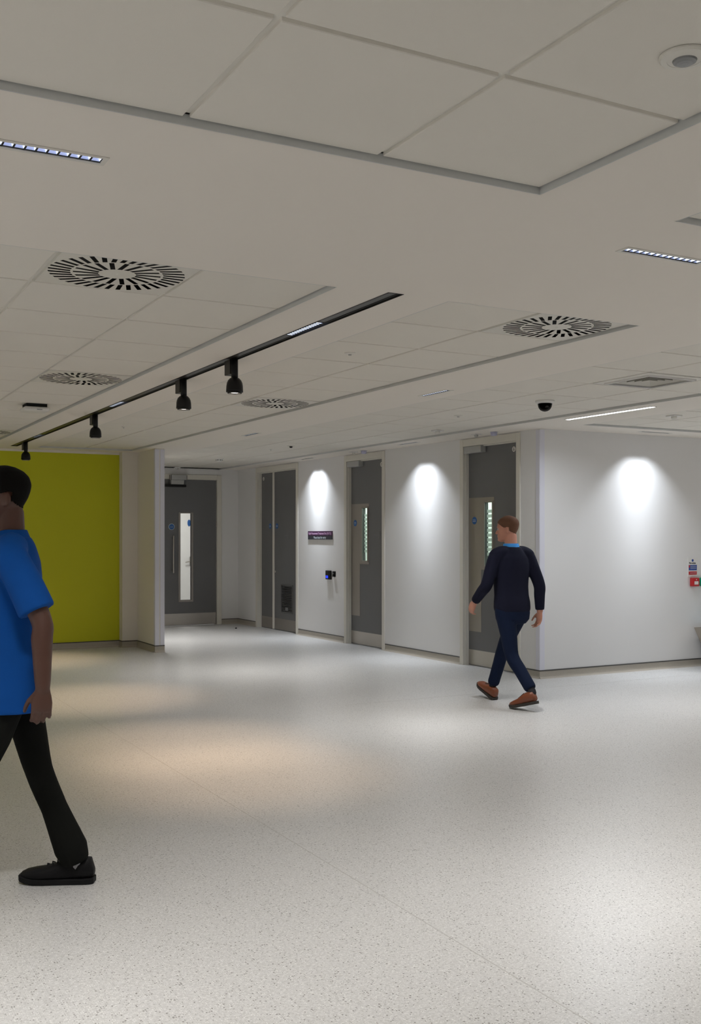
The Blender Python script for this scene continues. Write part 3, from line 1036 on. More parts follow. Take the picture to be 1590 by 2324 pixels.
# dark gap behind the raised disc
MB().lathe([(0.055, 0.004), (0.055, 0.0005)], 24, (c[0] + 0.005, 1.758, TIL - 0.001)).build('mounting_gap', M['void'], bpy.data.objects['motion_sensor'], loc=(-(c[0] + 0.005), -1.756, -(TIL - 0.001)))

def dome_camera(loc):
    root = empty('dome_camera', loc)
    tag(root, 'smoked dome security camera on a white ring in the right bay', 'camera')
    MB().lathe([(0.078, 0.0), (0.080, -0.006), (0.074, -0.018), (0.066, -0.024), (0.060, -0.024)], 32).build('mounting_ring', M['white'], root, smooth=True)
    MB().lathe([(0.058, -0.022), (0.058, -0.034), (0.055, -0.048), (0.048, -0.064), (0.036, -0.078), (0.020, -0.086), (0.006, -0.089)], 32).build('dome', M['smoke'], root, smooth=True)
    MB().lathe([(0.050, -0.020), (0.050, -0.036), (0.044, -0.054), (0.030, -0.068), (0.012, -0.074)], 24).build('inner_shroud', M['blackp'], root, smooth=True)
    MB().tube([(-0.01, -0.03, -0.045), (-0.016, -0.046, -0.060)], [0.016, 0.014], 14, False).build('lens_barrel', M['black'], root)
dome_camera((cells[('right', 1, 4)][0] + 0.03, cells[('right', 1, 4)][1], TIL))

ap = empty('wireless_access_point', (1.83, 9.03, TIL))
tag(ap, 'white rounded wireless access point on a black bracket, left bay', 'access point')
MB().box(-0.085, 0.085, -0.085, 0.085, -0.030, 0.0).build('bracket', M['void'], ap)
MB().box(-0.105, 0.105, -0.105, 0.105, -0.062, -0.028).build('cover', M['white'], ap, smooth=True, bevel=0.016, segs=4)
MB().box(-0.004, 0.040, -0.1065, -0.103, -0.054, -0.049).build('badge', M['lensgrey'], ap)

def detector(label, loc, s_=1.0, nm='smoke_detector'):
    root = empty(nm, loc)
    tag(root, label, 'detector', 'white smoke detectors')
    MB().lathe([(0.055 * s_, 0.0), (0.056 * s_, -0.012), (0.050 * s_, -0.016)], 24).build('base', M['white'], root)
    MB().lathe([(0.040 * s_, -0.014), (0.042 * s_, -0.030), (0.036 * s_, -0.034)], 24).build('chamber', M['white'], root)
    for k in range(8):
        a = 2 * math.pi * k / 8
        q = MB().box(-0.010 * s_, 0.010 * s_, -0.002, 0.002, -0.028, -0.020).build('vent_slot', M['blackp'], root, loc=(0.0425 * s_ * math.cos(a), 0.0425 * s_ * math.sin(a), 0))
        q.rotation_euler = (0, 0, a + math.pi / 2)
    MB().lathe([(0.030 * s_, -0.033), (0.026 * s_, -0.044), (0.010 * s_, -0.047)], 20).build('nose', M['white'], root)
    return root
detector('white smoke detector with dark slots above the far lobby door', (*cells[('right', 1, 16)], TIL), 1.15)

def sensor(label, loc, lens='white', s_=1.0):
    """flat square plate with a small drum"""
    root = empty('ceiling_sensor', loc)
    tag(root, label, 'sensor', 'small white ceiling sensors')
    w = 0.048 * s_
    MB().box(-w, w, -w, w, -0.012, 0.0).build('base_plate', M['white'], root, bevel=0.002)
    MB().lathe([(0.024 * s_, -0.011), (0.024 * s_, -0.026), (0.018 * s_, -0.036), (0.006, -0.038)], 20).build('lens', M[lens], root, smooth=True)
sensor('small white ceiling sensor at the edge of the right bay near the last door', (*cells[('right', 2, 8)], TIL), 'offwhite')
sensor('small white ceiling sensor in the side corridor bay at far right', (cells[('corridor', 0, 3)][0], cells[('corridor', 0, 3)][1], TIL), 'offwhite', 1.1)
sensor('small sensor with grey drum directly above the door behind the person in navy', (6.462, 9.17, SOF), 'closer', 0.85)
sensor('small sensor with pale drum above the middle door closer', (6.445, 11.88, SOF), 'offwhite', 0.85)
sensor('small sensor above the far lobby door beside the projecting wall', (5.43, 15.9, SOF), 'closer', 0.9)

def drum_detector(label, loc):
    root = empty('radar_sensor', loc)
    tag(root, label, 'sensor', 'lilac drum sensors above doors')
    MB().lathe([(0.046, 0.0), (0.046, -0.006)], 24).build('base', M['white'], root)
    MB().lathe([(0.036, -0.005), (0.036, -0.030), (0.030, -0.044), (0.012, -0.047)], 24).build('drum', mat('lilac_plastic', (0.50, 0.50, 0.66), 0.4), root, smooth=True)
drum_detector('lilac drum shaped sensor above the door behind the person in navy', (6.482, 8.88, SOF))
drum_detector('lilac drum shaped sensor above the middle glazed door', (6.455, 11.63, SOF))

def button(label, loc, m='offwhite', r=0.03, eye=None):
    root = empty('sprinkler_cover' if eye is None else 'mini_camera', loc)
    tag(root, label, 'ceiling fitting', 'small round ceiling fittings')
    MB().lathe([(r, 0.0), (r, -0.004), (r * 0.8, -0.008), (r * 0.3, -0.010)], 20).build('cover', M[m], root)
    if eye:
        MB().lathe([(r * 0.42, -0.006), (r * 0.45, -0.020), (r * 0.25, -0.028)], 16).build('eye', M['blackp'], root, smooth=True)
    else:
        MB().lathe([(r * 0.3, -0.008), (r * 0.28, -0.016)], 12).build('pin', M['closer'], root)
button('small round ceiling fitting between the track and the middle bay joint', (*cells[('middle', 0, 2)], TIL), r=0.034)
button('tiny round ceiling fitting far along the middle bay near the nearest wall end', (*cells[('middle', 0, 10)], TIL), r=0.02)
button('small round ceiling fitting in the right bay left of the dome camera', (*cells[('right', 1, 6)], TIL), r=0.04)
button('tiny ceiling fitting just beyond the little black eye camera', (*cells[('right', 1, 13)], TIL), r=0.018)
button('little white fitting with a black eye above the double door', (*cells[('right', 1, 12)], TIL), r=0.045, eye=True)

# ------------------------------------------------------------------ wall: sign, reader
def on_wall(name, s_, z, label, cat):
    root = empty(name, (DW[0] + math.cos(DWA) * s_, DW[1] + math.sin(DWA) * s_, z), DWA)
    tag(root, label, cat)
    return root
sg = on_wall('wall_sign', 4.775, 1.463, 'purple and slate sign naming the unit between double and glazed doors', 'sign')
MB().box(-0.365, 0.365, 0, 0.012, -0.005, 0.058).build('purple_panel', M['purple'], sg)
MB().box(-0.365, 0.365, 0, 0.012, -0.060, -0.005).build('slate_panel', M['slate'], sg)
text_mesh('heading_text', 'Rapid Assessment Treatment Unit (RATU)', 0.046, M['lilac'], sg, (0, 0.0127, 0.024), WALLTEXT, width=0.68, bold=0.0006)
text_mesh('entry_text', 'Please buzz for entry', 0.044, M['palegrey'], sg, (0, 0.0127, -0.034), WALLTEXT, width=0.37, bold=0.0006)

rd = on_wall('card_reader', 4.51, 0.909, 'black access reader with glowing blue screen below the purple sign', 'card reader')
MB().box(-0.072, 0.072, 0, 0.026, -0.062, 0.062).build('housing', M['blackp'], rd, bevel=0.006)
MB().box(-0.012, 0.058, 0.024, 0.0275, -0.045, -0.008).build('screen', M['screen'], rd)
MB().box(-0.020, 0.060, 0.024, 0.028, 0.004, 0.052).build('camera_window', M['black'], rd, bevel=0.001)
bz = on_wall('buzzer_box', 4.355, 0.927, 'narrow black buzzer box right of the blue screen reader', 'buzzer')
MB().box(-0.032, 0.032, 0, 0.022, -0.038, 0.038).build('housing', M['blackp'], bz, bevel=0.004)
MB().lathe([(0.010, 0.021), (0.010, 0.025)], 14, (0, 0, 0.008), 'y').build('button', M['lensgrey'], bz)

# ------------------------------------------------------------------ right wall: fire notice, call points, bin
def on_right(name, x, z, label, cat):
    root = empty(name, (x, 8.42, z), R(180))
    tag(root, label, cat)
    return root
nt_ = on_right('fire_notice', 8.862, 1.104, 'white fire action notice with blue and red bands on the right wall', 'notice')
MB().box(-0.076, 0.076, 0, 0.004, -0.104, 0.104).build('board', M['white'], nt_)
disc('emblem', M['bluebright'], nt_, 0.004, 0.004, 0.076, 0.015, t=0.001)
text_mesh('heading', 'Fire action', 0.026, M['black'], nt_, (0.008, 0.0048, 0.047), WALLTEXT, width=0.10, bold=0.0005)
MB().box(-0.060, 0.064, 0.004, 0.005, -0.034, 0.026).build('blue_band', M['bluebright'], nt_)
MB().box(-0.060, 0.064, 0.004, 0.005, -0.082, -0.046).build('red_band', M['red'], nt_)
q = MB()
for zz in (0.012, -0.002, -0.016):
    q.box(-0.050, 0.040, 0.005, 0.0055, zz - 0.002, zz + 0.002)
q.box(-0.050, 0.044, 0.005, 0.0055, -0.066, -0.061)
q.build('faint_lines', M['palegrey'], nt_)
MB().box(0.046, 0.062, 0.005, 0.0056, -0.002, 0.024).build('red_mark', M['red'], nt_)

def call_point(name, x, z, m, label, cat, txt):
    cp = on_right(name, x, z, label, cat)
    MB().box(-0.052, 0.052, 0, 0.050, -0.048, 0.048).build('housing', M[m], cp, bevel=0.010, segs=3)
    MB().box(-0.030, 0.030, 0.049, 0.0525, -0.026, 0.010).build('press_panel', M['white'], cp, bevel=0.002)
    if txt:
        text_mesh('panel_text', txt, 0.018, M['black'], cp, (0, 0.0532, -0.008), WALLTEXT, width=0.036)
    MB().lathe([(0.006, 0.049), (0.006, 0.052)], 12, (0, 0, 0.028), 'y').build('indicator', M['offwhite'], cp)
call_point('fire_call_point', 8.868, 0.940, 'red', 'red fire alarm call point below the fire notice', 'call point', None)
call_point('door_release', 9.012, 0.940, 'greenp', 'green door release box cut by the right picture edge', 'call point', None)

bn = empty('waste_bin', (9.22, 8.16, 0))
tag(bn, 'taupe tapered waste bin cut by the right picture edge', 'bin')
def taper(w0, d0, w1, d1, z0, z1, t=0.006):
    mb = MB()
    o = [(-w0, -d0, z0), (w0, -d0, z0), (w0, d0, z0), (-w0, d0, z0), (-w1, -d1, z1), (w1, -d1, z1), (w1, d1, z1), (-w1, d1, z1)]
    i = [(-w0 + t, -d0 + t, z0 + t), (w0 - t, -d0 + t, z0 + t), (w0 - t, d0 - t, z0 + t), (-w0 + t, d0 - t, z0 + t), (-w1 + t, -d1 + t, z1), (w1 - t, -d1 + t, z1), (w1 - t, d1 - t, z1), (-w1 + t, d1 - t, z1)]
    mb.add(o + i, [(0, 3, 2, 1), (0, 1, 5, 4), (1, 2, 6, 5), (2, 3, 7, 6), (3, 0, 4, 7), (8, 9, 10, 11), (12, 13, 9, 8), (13, 14, 10, 9), (14, 15, 11, 10), (15, 12, 8, 11), (4, 5, 13, 12), (5, 6, 14, 13), (6, 7, 15, 14), (7, 4, 12, 15)])
    return mb
taper(0.21, 0.13, 0.39, 0.21, 0.0, 0.44).build('body', M['bin'], bn)
lnr = MB()
for k in range(9):
    a = k / 8
    lnr.ball((-0.30 + 0.07 * k, -0.17 + 0.03 * math.sin(k * 2.1), 0.435 + 0.012 * math.sin(k * 3.3)), 0.055, 0.05, 0.022, 10)
lnr.box(-0.36, 0.36, -0.18, 0.18, 0.40, 0.43)
lnr.build('liner', M['ltblue'], bn, smooth=True)

dbs = MB().add([(0, 0, 0), (0.03, 0.005, 0), (0.035, 0.03, 0), (0.01, 0.035, 0), (0.004, 0.006, 0.018), (0.024, 0.01, 0.022), (0.026, 0.024, 0.016), (0.012, 0.028, 0.02)],
               [(0, 3, 2, 1), (4, 5, 6, 7), (0, 1, 5, 4), (1, 2, 6, 5), (2, 3, 7, 6), (3, 0, 4, 7)])
o = dbs.build('litter_scrap', M['black'], None, loc=(6.14, 15.2, 0.0))
tag(o, 'tiny dark scrap lying on the floor before the lobby corner', 'litter')

# ------------------------------------------------------------------ people
def remeshed(mb, name, voxel, smooth_it, m, parent, subd=False):
    me = mb.mesh(name + '_raw')
    o = bpy.data.objects.new(name + '_raw', me)
    COL.objects.link(o)
    md = o.modifiers.new('r', 'REMESH')
    md.mode = 'VOXEL'
    md.voxel_size = voxel
    md.use_smooth_shade = True
    sm = o.modifiers.new('s', 'SMOOTH')
    sm.factor = 0.5
    sm.iterations = smooth_it
    bpy.context.view_layer.update()
    dg = bpy.context.evaluated_depsgraph_get()
    out = bpy.data.meshes.new_from_object(o.evaluated_get(dg))
    out.name = name
    bpy.data.objects.remove(o)
    out.materials.clear()
    out.materials.append(m)
    for p in out.polygons:
        p.use_smooth = True
    return obj(name, out, parent)

def lerp(a, b, t):
    return Vector(a) * (1 - t) + Vector(b) * t

def limb(mb, pts, rad, n=16, sub=5, cap=1.0):
    """smooth Catmull-Rom tube through joints"""
    P = [Vector(p) for p in pts]
    out, rr = [], []
    for i in range(len(P) - 1):
        p0 = P[max(i - 1, 0)]; p1 = P[i]; p2 = P[i + 1]; p3 = P[min(i + 2, len(P) - 1)]
        for k in range(sub):
            t = k / sub
            q = 0.5 * ((2 * p1) + (p2 - p0) * t + (2 * p0 - 5 * p1 + 4 * p2 - p3) * t * t + (3 * p1 - p0 - 3 * p2 + p3) * t ** 3)
            out.append(q)
            rr.append(rad[i] * (1 - t) + rad[i + 1] * t)
    out.append(P[-1]); rr.append(rad[-1])
    if cap < 1.0:                 # cut square instead of rounded
        d = (out[-1] - out[-2]).normalized()
        out += [out[-1] + d * 0.004]
        rr += [rr[-1] * 0.97]
    mb.tube(out, rr, n, cap >= 1.0)

def hand(mb, wrist, d, palm, thumb, k=1.0, curl=1.0):
    d = Vector(d).normalized()
    palm = Vector(palm); palm = (palm - d * palm.dot(d)).normalized()
    t = Vector(thumb); t = (t - d * t.dot(d) - palm * t.dot(palm)).normalized()
    w = Vector(wrist)
    rr = []
    for u, hw_, ht in ((-0.02, 0.026, 0.021), (0.01, 0.029, 0.019), (0.035, 0.036, 0.018), (0.06, 0.041, 0.016), (0.085, 0.041, 0.013), (0.094, 0.036, 0.009)):
        rr.append((w + d * u * k, t * hw_ * k, palm * ht * k))
    mb.rings(rr, 16, 2.6)
    for off, L, base in ((0.031, 0.94, 0.086), (0.0105, 1.04, 0.090), (-0.0105, 0.98, 0.087), (-0.031, 0.78, 0.080)):
        p = w + d * base * k + t * off * k
        pts = [p - d * 0.02 * k, p]
        ang = 0
        for seg, da in ((0.044, 18), (0.027, 34), (0.021, 26)):
            ang += da * curl
            dd = d * math.cos(R(ang)) + palm * math.sin(R(ang)) + t * off * 1.2
            p = p + dd.normalized() * seg * L * k
            pts.append(p)
        mb.tube(pts, [0.0088 * k, 0.0092 * k, 0.0086 * k, 0.0078 * k, 0.0066 * k], 10)
    p = w + d * 0.028 * k + t * 0.026 * k + palm * 0.006 * k
    pts = [p - t * 0.012 * k, p]
    for seg, v in ((0.036, (0.72, 0.60, 0.30)), (0.028, (0.86, 0.34, 0.36)), (0.022, (0.90, 0.15, 0.42))):
        dd = (d * v[0] + t * v[1] + palm * v[2]).normalized()
        p = p + dd * seg * k
        pts.append(p)
    mb.tube(pts, [0.013 * k, 0.0125 * k, 0.0105 * k, 0.0095 * k, 0.0078 * k], 10)

HEAD = [  # z, front, back, half width
    (-0.004, 0.080, 0.028, 0.022), (0.012, 0.094, -0.005, 0.038), (0.035, 0.096, -0.040, 0.050), (0.058, 0.094, -0.062, 0.058), (0.082, 0.092, -0.080, 0.064),
    (0.108, 0.090, -0.092, 0.069), (0.135, 0.096, -0.099, 0.0735), (0.160, 0.094, -0.102, 0.0745), (0.185, 0.084, -0.096, 0.069), (0.206, 0.064, -0.078, 0.057), (0.222, 0.036, -0.050, 0.037), (0.231, 0.008, -0.020, 0.012)]

def add_head(mb, base, fwd, left, up, k):
    H = lambda x, y, z: Vector(base) + fwd * x * k + left * y * k + up * z * k
    rr = []
    for z, fr, bk, hw_ in HEAD:
        rr.append((H((fr + bk) / 2, 0, z), left * hw_ * k, fwd * (fr - bk) / 2 * k))
    mb.rings(rr, 24, 2.25)
    # nose, lips, chin, brow, ears
    mb.tube([H(0.088, 0, 0.122), H(0.101, 0, 0.100), H(0.112, 0, 0.080)], [0.008 * k, 0.010 * k, 0.012 * k], 10)
    for s_ in (-1, 1):
        mb.tube([H(0.098, 0.008 * s_, 0.077), H(0.094, 0.015 * s_, 0.076)], 0.008 * k, 8)
        mb.tube([H(0.093, 0.010 * s_, 0.131), H(0.088, 0.036 * s_, 0.135), H(0.074, 0.054 * s_, 0.128)], 0.007 * k, 8)
        rr = []
        for u, a, b in ((-0.010, 0.012, 0.018), (0.002, 0.016, 0.030), (0.010, 0.015, 0.029), (0.016, 0.009, 0.020)):
            rr.append((H(-0.012 - u * 0.5, s_ * (0.068 + u), 0.100 + u * 0.3), fwd * a * k, up * b * k))
        mb.rings(rr, 12)
    mb.tube([H(0.092, -0.020, 0.052), H(0.100, 0, 0.054), H(0.092, 0.020, 0.052)], 0.007 * k, 8)
    mb.tube([H(0.091, -0.017, 0.042), H(0.098, 0, 0.041), H(0.091, 0.017, 0.042)], 0.0075 * k, 8)
    mb.ball(H(0.088, 0, 0.016), 0.016 * k, 0.018 * k, 0.014 * k)
    return H

def shell_from(body, name, m, parent, test, off, thick=0.006):
    """garment or hair: copies the faces of the body that pass the test, lifts and thickens them"""
    bm = bmesh.new()
    bm.from_mesh(body.data)
    bm.normal_update()
    kill = [f for f in bm.faces if not test(f.calc_center_median())]
    bmesh.ops.delete(bm, geom=kill, context='FACES')
    nrm = {v: v.normal.copy() for v in bm.verts}
    for v in bm.verts:
        v.co += nrm[v] * off(v.co)
    geom = bm.faces[:]
    bm.normal_update()
    bmesh.ops.solidify(bm, geom=geom, thickness=thick)
    me = bpy.data.meshes.new(name)
    bm.to_mesh(me)
    bm.free()
    for p in me.polygons:
        p.use_smooth = True
    me.materials.append(m)
    return obj(name, me, parent)

def shoe(parent, mats, heel, toe_dir, pitch, L=0.29, k=1.0, name='shoe', laced=True):
    """heel: ground point under the heel; toe_dir: yaw; pitch > 0 lifts the toe"""
    Mx = Matrix.Translation(Vector(heel)) @ Matrix.Rotation(toe_dir, 4, 'Z') @ Matrix.Rotation(-pitch, 4, 'Y')
    up = MB()
    prof = [(0.000, 0.022, 0.062, 0.030), (0.012, 0.031, 0.106, 0.020), (0.045, 0.037, 0.108, 0.016), (0.085, 0.038, 0.108, 0.014), (0.115, 0.040, 0.098, 0.013), (0.150, 0.043, 0.082, 0.013),
            (0.190, 0.047, 0.070, 0.013), (0.230, 0.047, 0.063, 0.013), (0.262, 0.040, 0.056, 0.014), (0.282, 0.028, 0.046, 0.016), (0.290, 0.012, 0.030, 0.018)]
    f = L / 0.29
    rr = []
    for x, hw_, zt, zb in prof:
        yc = 0.004 * math.sin(x / 0.29 * math.pi)
        rr.append((Vector((x * f, yc, (zt + zb) / 2)), Vector((0, hw_, 0)), Vector((0, 0, (zt - zb) / 2))))
    up.rings(rr, 20, 2.5)
    me = up.mesh(name, mats[0], smooth=True)
    sh = obj(name, me, parent)
    sh.matrix_local = Mx
    so = MB()
    n = len(prof)
    for half in (1,):
        vs_ = []
        for x, hw_, zt, zb in prof:
            for (yy, z) in ((-hw_ - 0.004, 0.0), (hw_ + 0.004, 0.0), (hw_ + 0.005, 0.024), (-hw_ - 0.005, 0.024)):
                lift = 0.012 * max(0, (x - 0.22) / 0.07)
                vs_.append((x * f * 1.02 - 0.003, yy, z + lift))
        fs_ = []
        for i in range(n - 1):
            for j in range(4):
                fs_.append((i * 4 + j, i * 4 + (j + 1) % 4, (i + 1) * 4 + (j + 1) % 4, (i + 1) * 4 + j))
        fs_ += [(3, 2, 1, 0), tuple((n - 1) * 4 + j for j in range(4))]
        so.add(vs_, fs_)
    so.build('sole', mats[1], sh, bevel=0.003)
    if laced:
        for i in range(4):
            x = 0.118 + i * 0.020
            z = 0.101 - i * 0.0085
            MB().tube([(x * f, -0.020, z - 0.006), (x * f + 0.004, 0, z + 0.003), (x * f, 0.020, z - 0.006)], 0.003, 8).build('lace', mats[2], sh, smooth=True)
    return sh

def person(name, label, loc, heading, k, pose, mats, shirt_kind):
    """local frame: +x forward, +y left, z up; k scales a 1.78 m figure"""
    root = empty(name, loc, heading)
    tag(root, label, 'person')
    V = lambda *a: Vector(a)
    P = pose
    sk = MB()
    lean = P['lean']              # forward shift per metre above the hips
    hz = P['hip_z']
    drop = 0.92 * k - hz          # hips are this much lower than standing
    def T(x, y, z):               # torso point given for the standing figure
        zz = z * k - drop
        return V(x * k + lean * (zz - hz), y * k, zz)
    tor = [(0.84, .12, .095, -.005), (0.90, .160, .108, -.008), (0.98, .160, .108, -.005), (1.06, .146, .098, 0), (1.14, .143, .096, .004), (1.24, .158, .106, .006), (1.34, .168, .112, .0), (1.40, .148, .100, -.010), (1.44, .112, .084, -.016), (1.475, .084, .070, -.02), (1.51, .060, .060, -.015)]
    sk.rings([(T(cx, 0, z), V(0, hw_ * k, 0), V(hd * k, 0, 0)) for z, hw_, hd, cx in tor], 24, 2.4)
    yaw = P['head_yaw']
    fwd = V(math.cos(yaw), math.sin(yaw), -0.06).normalized()
    left = V(-math.sin(yaw), math.cos(yaw), 0)
    up = fwd.cross(left).normalized()
    nb = T(0.012, 0, 1.555) + V(P.get('head_fwd', 0.0), 0, 0)
    sk.tube([T(-0.015, 0, 1.46), T(-0.008, 0, 1.52), nb + up * 0.05 * k - fwd * 0.022 * k], [0.062 * k, 0.058 * k, 0.056 * k], 16)
    H = add_head(sk, nb, fwd, left, up, k)
    sh_r, el_r, wr_r = P['arm_r']
    sh_l, el_l, wr_l = P['arm_l']
    for (a, b, c, s_, hd) in ((sh_r, el_r, wr_r, -1, P['hand_r']), (sh_l, el_l, wr_l, 1, P['hand_l'])):
        a, b, c = V(*a), V(*b), V(*c)
        limb(sk, [a + V(0, -s_ * 0.05, 0.01), a + V(0, 0, -0.012), lerp(a, b, .45), b, lerp(b, c, .3), c], [.040 * k, .044 * k, .046 * k, .041 * k, .042 * k, .029 * k])
        d, palm, th = hd
        hand(sk, c, d, palm, th, k, P.get('curl', 1.0))
    for leg in (P['leg_r'], P['leg_l']):
        h_, kn, an = [V(*q) for q in leg]
        limb(sk, [h_ + V(0, 0, 0.04), h_, lerp(h_, kn, .5), kn, lerp(kn, an, .32), an], [.074 * k, .074 * k, .060 * k, .044 * k, .040 * k, .023 * k])
    body = remeshed(sk, 'body', 0.0052, 3, mats['skin'], root)
    # eyes
    for s_ in (-1, 1):
        e = MB().ball(H(0.082, s_ * 0.031, 0.113), 0.011 * k, 0.011 * k, 0.009 * k, 12).build('eye', mats['eye'], root, smooth=True)
        MB().ball(H(0.0905, s_ * 0.031, 0.113), 0.0045 * k, 0.0055 * k, 0.0055 * k, 10).build('iris', M['blackp'], e, smooth=True)
    inv = Matrix((fwd, left, up))
    def hair_test(c):
        q = inv @ (c - nb) / k
        if q.z < 0.03 or q.z > 0.26 or q.length > 0.3:
            return False
        if abs(q.y) > 0.068 and -0.035 < q.x < 0.012 and q.z < 0.128:
            return False
        line = 0.062 + max(0.0, (q.x + 0.075)) / 0.155 * P.get('hairline', 0.118)
        return q.z > line
    def hair_off(c):
        q = inv @ (c - nb) / k
        return P.get('hair', 0.009) * min(1.0, max(0.25, (q.z - 0.06) / 0.09))
    shell_from(body, 'hair', mats['hair'], root, hair_test, hair_off, 0.004)
    # upper garment
    ga = MB()
    if shirt_kind == 'polo':
        spec = [(0.80, .196, .144, .0), (0.84, .193, .141, .0), (0.90, .188, .134, -.004), (0.98, .182, .132, -.004), (1.06, .178, .128, 0), (1.14, .178, .126, .004), (1.24, .182, .128, .006), (1.34, .184, .128, .0), (1.40, .165, .114, -.010), (1.44, .128, .098, -.016), (1.475, .098, .084, -.02), (1.505, .074, .072, -.016)]
    else:
        spec = [(0.90, .158, .116, -.006), (0.92, .174, .126, -.006), (0.95, .178, .130, -.004), (1.00, .176, .127, -.004), (1.06, .168, .118, 0), (1.14, .168, .118, .004), (1.24, .178, .124, .006), (1.34, .180, .125, .0), (1.40, .160, .112, -.010), (1.44, .124, .096, -.016), (1.475, .095, .083, -.02), (1.505, .072, .070, -.016)]
    ga.rings([(T(cx, 0, z), V(0, hw_ * k, 0), V(hd * k, 0, 0)) for z, hw_, hd, cx in spec], 28, 2.4)
    for (a, b, c, s_) in ((sh_r, el_r, wr_r, -1), (sh_l, el_l, wr_l, 1)):
        a, b, c = V(*a), V(*b), V(*c)
        if shirt_kind == 'polo':
            limb(ga, [a + V(0, -s_ * 0.07, 0.03), a + V(0, 0, -0.012), lerp(a, b, .45), lerp(a, b, .84)], [.064 * k, .068 * k, .071 * k, .074 * k], cap=0.25)
        else:
            limb(ga, [a + V(0, -s_ * 0.07, 0.03), a + V(0, 0, -0.014), lerp(a, b, .45), b, lerp(b, c, .4), lerp(b, c, .93)], [.060 * k, .063 * k, .061 * k, .055 * k, .051 * k, .042 * k], cap=0.3)
    for s_, a in ((-1, sh_r), (1, sh_l)):       # slope from neck to shoulder
        limb(ga, [T(-0.018, 0.045 * s_, 1.455), lerp(T(-0.018, 0.045 * s_, 1.455), V(*a), .55) + V(0, 0, 0.012), V(*a) + V(0, 0, 0.004)], [.056 * k, .062 * k, .060 * k])
    gar = remeshed(ga, 'polo_shirt' if shirt_kind == 'polo' else 'sweater', 0.0075, 7, mats['top'], root)
    # collar band around the neck
    cb = MB()
    n = 28
    r0 = []
    for lvl, (z, rx, ry, cx) in enumerate(((1.478, .088, .080, -.016), (1.505, .076, .073, -.012), (1.532, .071, .069, -.006), (1.534, .066, .064, -.006), (1.50, .068, .066, -.014))):
        for i in range(n):
            a = 2 * math.pi * i / n
            dip = -0.022 * max(0, math.cos(a)) ** 2
            r0.append(T(cx + ry * math.cos(a), rx * math.sin(a), z + dip))
    cb.add(r0, [(l * n + i, l * n + (i + 1) % n, (l + 1) * n + (i + 1) % n, (l + 1) * n + i) for l in range(4) for i in range(n)])
    cb.build('collar', mats['collar'], root, smooth=True)
    # trousers
    tr = MB()
    tsp = [(0.80, .12, .10, -.005), (0.84, .160, .122, -.006), (0.90, .170, .122, -.008), (0.97, .168, .118, -.006), (1.01, .160, .112, -.004)]
    tr.rings([(T(cx, 0, z), V(0, hw_ * k, 0), V(hd * k, 0, 0)) for z, hw_, hd, cx in tsp], 24, 2.4)
    for leg, rr in ((P['leg_r'], P['trouser_r']), (P['leg_l'], P['trouser_l'])):
        h_, kn, an = [V(*q) for q in leg]
        pts = [h_ + V(0, 0, 0.03), h_ + V(0, 0, -0.01), lerp(h_, kn, .5), kn, lerp(kn, an, .4), lerp(kn, an, .70), lerp(kn, an, .84), lerp(kn, an, P.get('hem', 0.98))]
        limb(tr, pts, [r * k for r in rr], 18, 4, cap=0.3)
    remeshed(tr, 'trousers', 0.0075, 4, mats['trousers'], root)
    if mats.get('belt'):
        bb = MB()
        bb.rings([(T(-.006, 0, z), V(0, w_ * k, 0), V(d_ * k, 0, 0)) for z, w_, d_ in ((0.965, .171, .121), (0.967, .173, .123), (0.998, .171, .121), (1.0, .168, .118))], 28, 2.4)
        bb.build('belt', mats['belt'], root, smooth=True)
    for s_ in P['shoes']:
        shoe(root, mats['shoes'], s_[0], s_[1], s_[2], s_[3], name='shoe')
        if mats.get('sock'):
            kn, an = V(*s_[4]), V(*s_[5])
            sk_ = MB()
            limb(sk_, [lerp(kn, an, .78), lerp(kn, an, .92), an, an + V(0.012, 0, -0.035)], [.037 * k, .035 * k, .030 * k, .026 * k], 14, 3)
            sk_.build('sock', mats['sock'], root, smooth=True)
    return root

fab = lambda n, c, r=0.85: mat(n, c, r, var=0.10, vscale=14, bump=0.5, bscale=28, spec=0.15)
skin1 = mat('brown_skin', (0.068, 0.026, 0.016), 0.5, var=0.06, vscale=20, bump=0.1, bscale=400)
skin2 = mat('fair_skin', (0.50, 0.235, 0.165), 0.5, var=0.06, vscale=20, bump=0.1, bscale=400)
eyew = mat('eye_white', (0.55, 0.52, 0.5), 0.3)

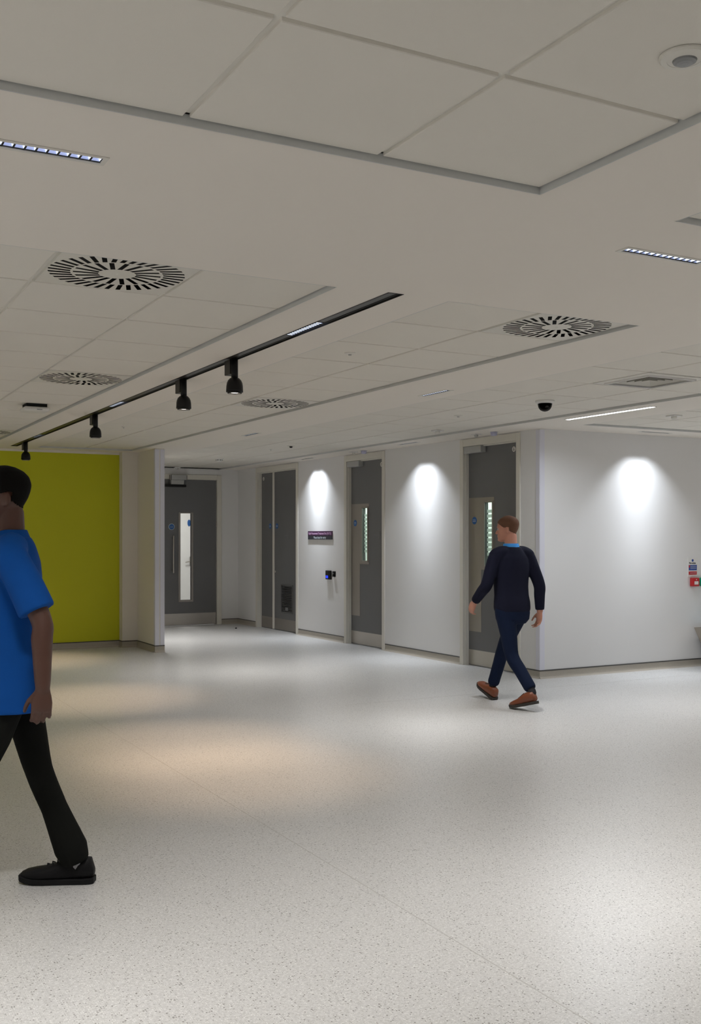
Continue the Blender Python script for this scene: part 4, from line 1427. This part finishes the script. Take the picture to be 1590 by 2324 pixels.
person('person', 'person in a bright blue polo shirt and black trousers walking out at left', (0.80, 4.375, 0), R(164), 0.985,
       dict(lean=0.03, hip_z=0.875, head_yaw=R(4), head_fwd=0.0,
            arm_r=((0.0, -0.185, 1.385), (0.10, -0.235, 1.12), (0.24, -0.20, 0.93)),
            arm_l=((-0.01, 0.185, 1.385), (-0.13, 0.245, 1.125), (-0.135, 0.262, 0.872)),
            hand_r=((0.55, 0.1, -0.8), (0.1, 1, 0), (0.8, 0.1, 0.5)),
            hand_l=((0.05, 0.0, -1), (0.15, -1, 0), (1, 0.1, 0)),
            leg_r=((-0.005, -0.085, 0.86), (-0.095, -0.085, 0.48), (-0.248, -0.085, 0.085)),
            leg_l=((0.015, 0.085, 0.86), (0.17, 0.085, 0.47), (0.26, 0.085, 0.10)),
            trouser_r=[.090, .088, .074, .058, .055, .066, .071, .056], trouser_l=[.086, .094, .100, .080, .068, .068, .070, .060],
            shoes=[((-0.318, -0.082, 0.0), R(-12), 0.0, 0.31, (-0.095, -0.085, 0.48), (-0.248, -0.085, 0.085)), ((0.215, 0.088, 0.0), R(4), R(16), 0.31, (0.17, 0.085, 0.47), (0.26, 0.085, 0.10))],
            hair=0.012, hairline=0.118, curl=1.2),
       dict(skin=skin1, eye=eyew, hair=mat('black_hair', (0.004, 0.0035, 0.003), 0.8, bump=0.6, bscale=260, spec=0.1), top=fab('blue_polo', (0.003, 0.060, 0.27)), collar=fab('blue_collar', (0.004, 0.066, 0.29)),
            trousers=fab('black_trouser', (0.006, 0.0065, 0.0055), 0.95), belt=None, sock=fab('pale_sock', (0.35, 0.35, 0.36)),
            shoes=(mat('black_trainer', (0.005, 0.005, 0.006), 0.6, bump=0.4, bscale=120, spec=0.2), mat('black_sole', (0.008, 0.008, 0.009), 0.6, spec=0.2), mat('black_lace', (0.012, 0.012, 0.014), 0.8, spec=0.2))), 'polo')

person('person', 'person in a navy sweater and brown shoes walking away past the doors', (5.46, 7.22, 0), R(92), 0.935,
       dict(lean=0.035, hip_z=0.815, head_yaw=R(34), head_fwd=0.012,
            arm_r=((-0.01, -0.172, 1.285), (-0.085, -0.232, 1.03), (-0.085, -0.238, 0.805)),
            arm_l=((0.01, 0.172, 1.285), (0.03, 0.248, 1.04), (0.215, 0.235, 0.885)),
            hand_r=((0.12, 0.0, -1), (0.1, 1, 0), (1, 0, 0.1)),
            hand_l=((0.55, 0.0, -0.75), (0.1, -1, 0), (0.8, 0, 0.5)),
            leg_r=((0.01, -0.080, 0.80), (0.205, -0.068, 0.455), (0.345, -0.055, 0.105)),
            leg_l=((-0.01, 0.080, 0.80), (-0.085, 0.068, 0.435), (-0.335, 0.05, 0.155)),
            trouser_r=[.096, .094, .078, .062, .058, .056, .056, .048], trouser_l=[.096, .094, .078, .062, .058, .056, .056, .048],
            shoes=[((0.30, -0.052, 0.0), R(-6), R(20), 0.285, (0.205, -0.068, 0.455), (0.345, -0.055, 0.105)), ((-0.385, 0.05, 0.070), R(10), R(-15), 0.285, (-0.085, 0.068, 0.435), (-0.335, 0.05, 0.155))],
            hair=0.005, hairline=0.112, curl=1.1, hem=0.90),
       dict(skin=skin2, eye=eyew, hair=mat('brown_hair', (0.13, 0.066, 0.042), 0.8, bump=0.6, bscale=260, spec=0.15), top=fab('navy_knit', (0.007, 0.008, 0.020)), collar=fab('sky_collar', (0.05, 0.25, 0.62)),
            trousers=fab('navy_trouser', (0.0045, 0.010, 0.030)), belt=mat('dark_belt', (0.01, 0.008, 0.007), 0.5), sock=fab('dark_sock', (0.03, 0.03, 0.035)),
            shoes=(mat('tan_leather', (0.17, 0.045, 0.018), 0.4), mat('dark_sole', (0.02, 0.016, 0.013), 0.6), mat('brown_lace', (0.06, 0.025, 0.015), 0.7))), 'sweater')
